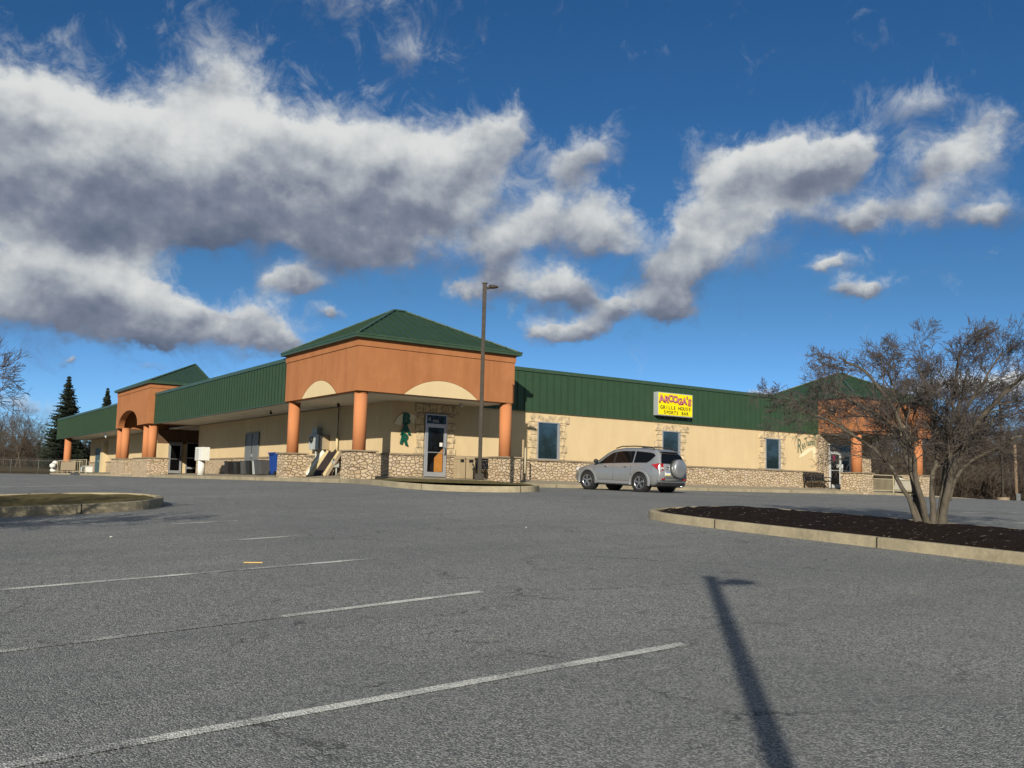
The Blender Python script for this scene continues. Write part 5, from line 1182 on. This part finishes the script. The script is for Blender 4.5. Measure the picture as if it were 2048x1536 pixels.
# --- spruces
def spruce(base, H, Rr, label, seed, thin=False):
    r2 = random.Random(seed); T = thing('spruce_tree', label, 'tree', base); x, y, z = base
    MB().tube([(x, y, z-.5), (x, y, z+H*.98)], [H*.018, .03], 8).build('trunk', M['bark'], T)
    V_ = []; F_ = []
    nl = 58
    for i in range(nl):
        t = (i+r2.random())/nl; zz = z+H*(.10+.90*t); rad_ = Rr*(1-t)**.80*(.78+.44*r2.random())+.03
        if thin and .35 < t < .5: rad_ *= .5
        nb = int(7+9*(1-t))
        for b in range(nb):
            a = r2.uniform(0, 6.28); Lb = rad_*r2.uniform(.72, 1.08); nseg = 7; dirv = np.array([math.cos(a), math.sin(a)]); lat = np.array([-dirv[1], dirv[0]])
            for s in range(nseg):
                f = (s+.5)/nseg; px_ = x+dirv[0]*Lb*f; py_ = y+dirv[1]*Lb*f; pz = zz-Lb*.30*f+Lb*.22*f*f+r2.gauss(0, .05)
                for q in range(6):
                    w_ = ((.30*(1-f)+.15)*(1-t*.65))*r2.uniform(.6, 1.3); l_ = r2.uniform(-1, 1)*w_*1.3
                    c = np.array([px_+lat[0]*l_, py_+lat[1]*l_, pz-abs(l_)*.35]); u = np.array([dirv[0]*w_, dirv[1]*w_, -w_*.3]); v = np.array([lat[0]*w_*.5, lat[1]*w_*.5, r2.uniform(-.9, -.2)*w_]); o = len(V_)
                    V_ += [c-u*.7, c+v, c+u, c-v*.6]; F_.append((o, o+1, o+2, o+3))
    mesh_np('foliage', np.array(V_), np.array(F_), M['spruce'], T, False)
x, y = azp(math.atan2(.15, .99), 128); spruce((19.6, 126.5, .3), 12.0, 3.3, 'tall dark spruce with a pointed crown behind the far left end of the building', 3)
spruce((26.8, 140, .3), 11.9, 2.9, 'dark evergreen showing its top over the left wing roof', 9, True)
# --- chain-link fence across the field at the far left
F0 = Vector((-6, 110.5, 0)); F1 = Vector((30, 108.0, 0)); t = thing('chain_link_fence', 'low grey chain link fence across the field at the far left', 'fence', (0, 110, .1))
n = 14
for i in range(n+1):
    q = F0.lerp(F1, i/n); z = far_z(q.x, q.y); MB().cyl(q.x, q.y, z-.2, z+1.45, .035, 6).build('fence_post', M['fence'], t)
mb = MB(); mb.bar(F0+Vector((0, 0, far_z(0, 110)+1.42)), F1+Vector((0, 0, far_z(20, 109)+1.42)), .03); mb.build('top_rail', M['fence'], t)
mb = MB(); L = (F1-F0).length; k = int(L/.16)
for i in range(k-8):
    a = F0.lerp(F1, i/k); b = F0.lerp(F1, (i+8)/k); z0 = .15
    mb.add([(a.x, a.y, z0), (a.x+.012, a.y, z0), (b.x+.012, b.y, 1.6), (b.x, b.y, 1.6)], [(0, 1, 2, 3)]); mb.add([(b.x, b.y+.01, z0), (b.x+.012, b.y+.01, z0), (a.x+.012, a.y+.01, 1.6), (a.x, a.y+.01, 1.6)], [(0, 1, 2, 3)])
mb.build('wire_mesh', M['fence'], t)
tag(MB().box(7.95, 8.15, 109, 109.1, .1, 1.75).build('utility_marker', M['woodpale'], None), 'short pale yellow marker post leaning at the far left fence', 'post')
# --- utility poles and wires at the right
def upole(x, y, H, label, arms=True, r=.15, grp='utility poles along the right hand wood'):
    z = far_z(x, y); t = thing('utility_pole', label, 'utility pole', (x, y, z), grp); MB().tube([(x, y, z-.5), (x, y, z+H)], [r, r*.75], 12).build('pole', M['pole'], t)
    if arms: MB().bar((x-.75, y-.95, z+H-1.1), (x+.75, y+.95, z+H-1.1), .1, .12).build('crossarm', M['pole'], t)
    return z
upole(70.0, 35.0, 4.6, 'short brown utility pole carrying low cables beside the right hand lamp post', False, .13)
tag(MB().box(69.75, 69.98, 34.7, 34.9, far_z(70, 35)-.2, far_z(70, 35)+1.0).build('cabinet', M['galv'], None), 'small galvanised cabinet at the foot of the short utility pole', 'cabinet')
upole(66, -12, 8.5, 'utility pole behind the viewer that the windows mirror', True)
upole(96, 45, 10.5, 'tall utility pole outside the right edge, end of the overhead lines', True); upole(52, 92, 10.5, 'tall utility pole behind the building, start of the overhead lines', True)
def cable(a, b, sag, label, r=.018):
    a = Vector(a); b = Vector(b); P_ = [a.lerp(b, i/24)-Vector((0, 0, sag*4*(i/24)*(1-i/24))) for i in range(25)]
    tag(MB().tube(P_, r, 4).build('overhead_cable', M['wire'], None), label, 'cable', 'overhead cables at the right')
for i, (dz_, off_, lab) in enumerate(((0, 0, 'topmost thin power line crossing before the right hand wood'), (-.5, .6, 'second power line from the top before the wood'), (-1.6, 0, 'thick dark cable bundle halfway up before the wood'), (-1.85, .1, 'thick cable running just below the dark bundle'), (-3.6, 0, 'lone thin cable below the thick bundle'))):
    cable((52+off_, 90, 9.2+dz_*1.2), (98, 42+off_, 8.2+dz_*.95), .9, lab, .045 if i in (2, 3) else .022)
for i, (za, zb, lab) in enumerate(((1.9, 3.45, 'sagging low cable reaching the short utility pole, upper one'), (1.6, 3.1, 'sagging low cable reaching the short utility pole, lower one'))):
    cable((57, 60, za), (70, 35, zb-.3), .55, lab, .03); cable((70, 35, zb-.3), (80, 22, zb), .3, lab.replace('reaching', 'leaving'), .03)
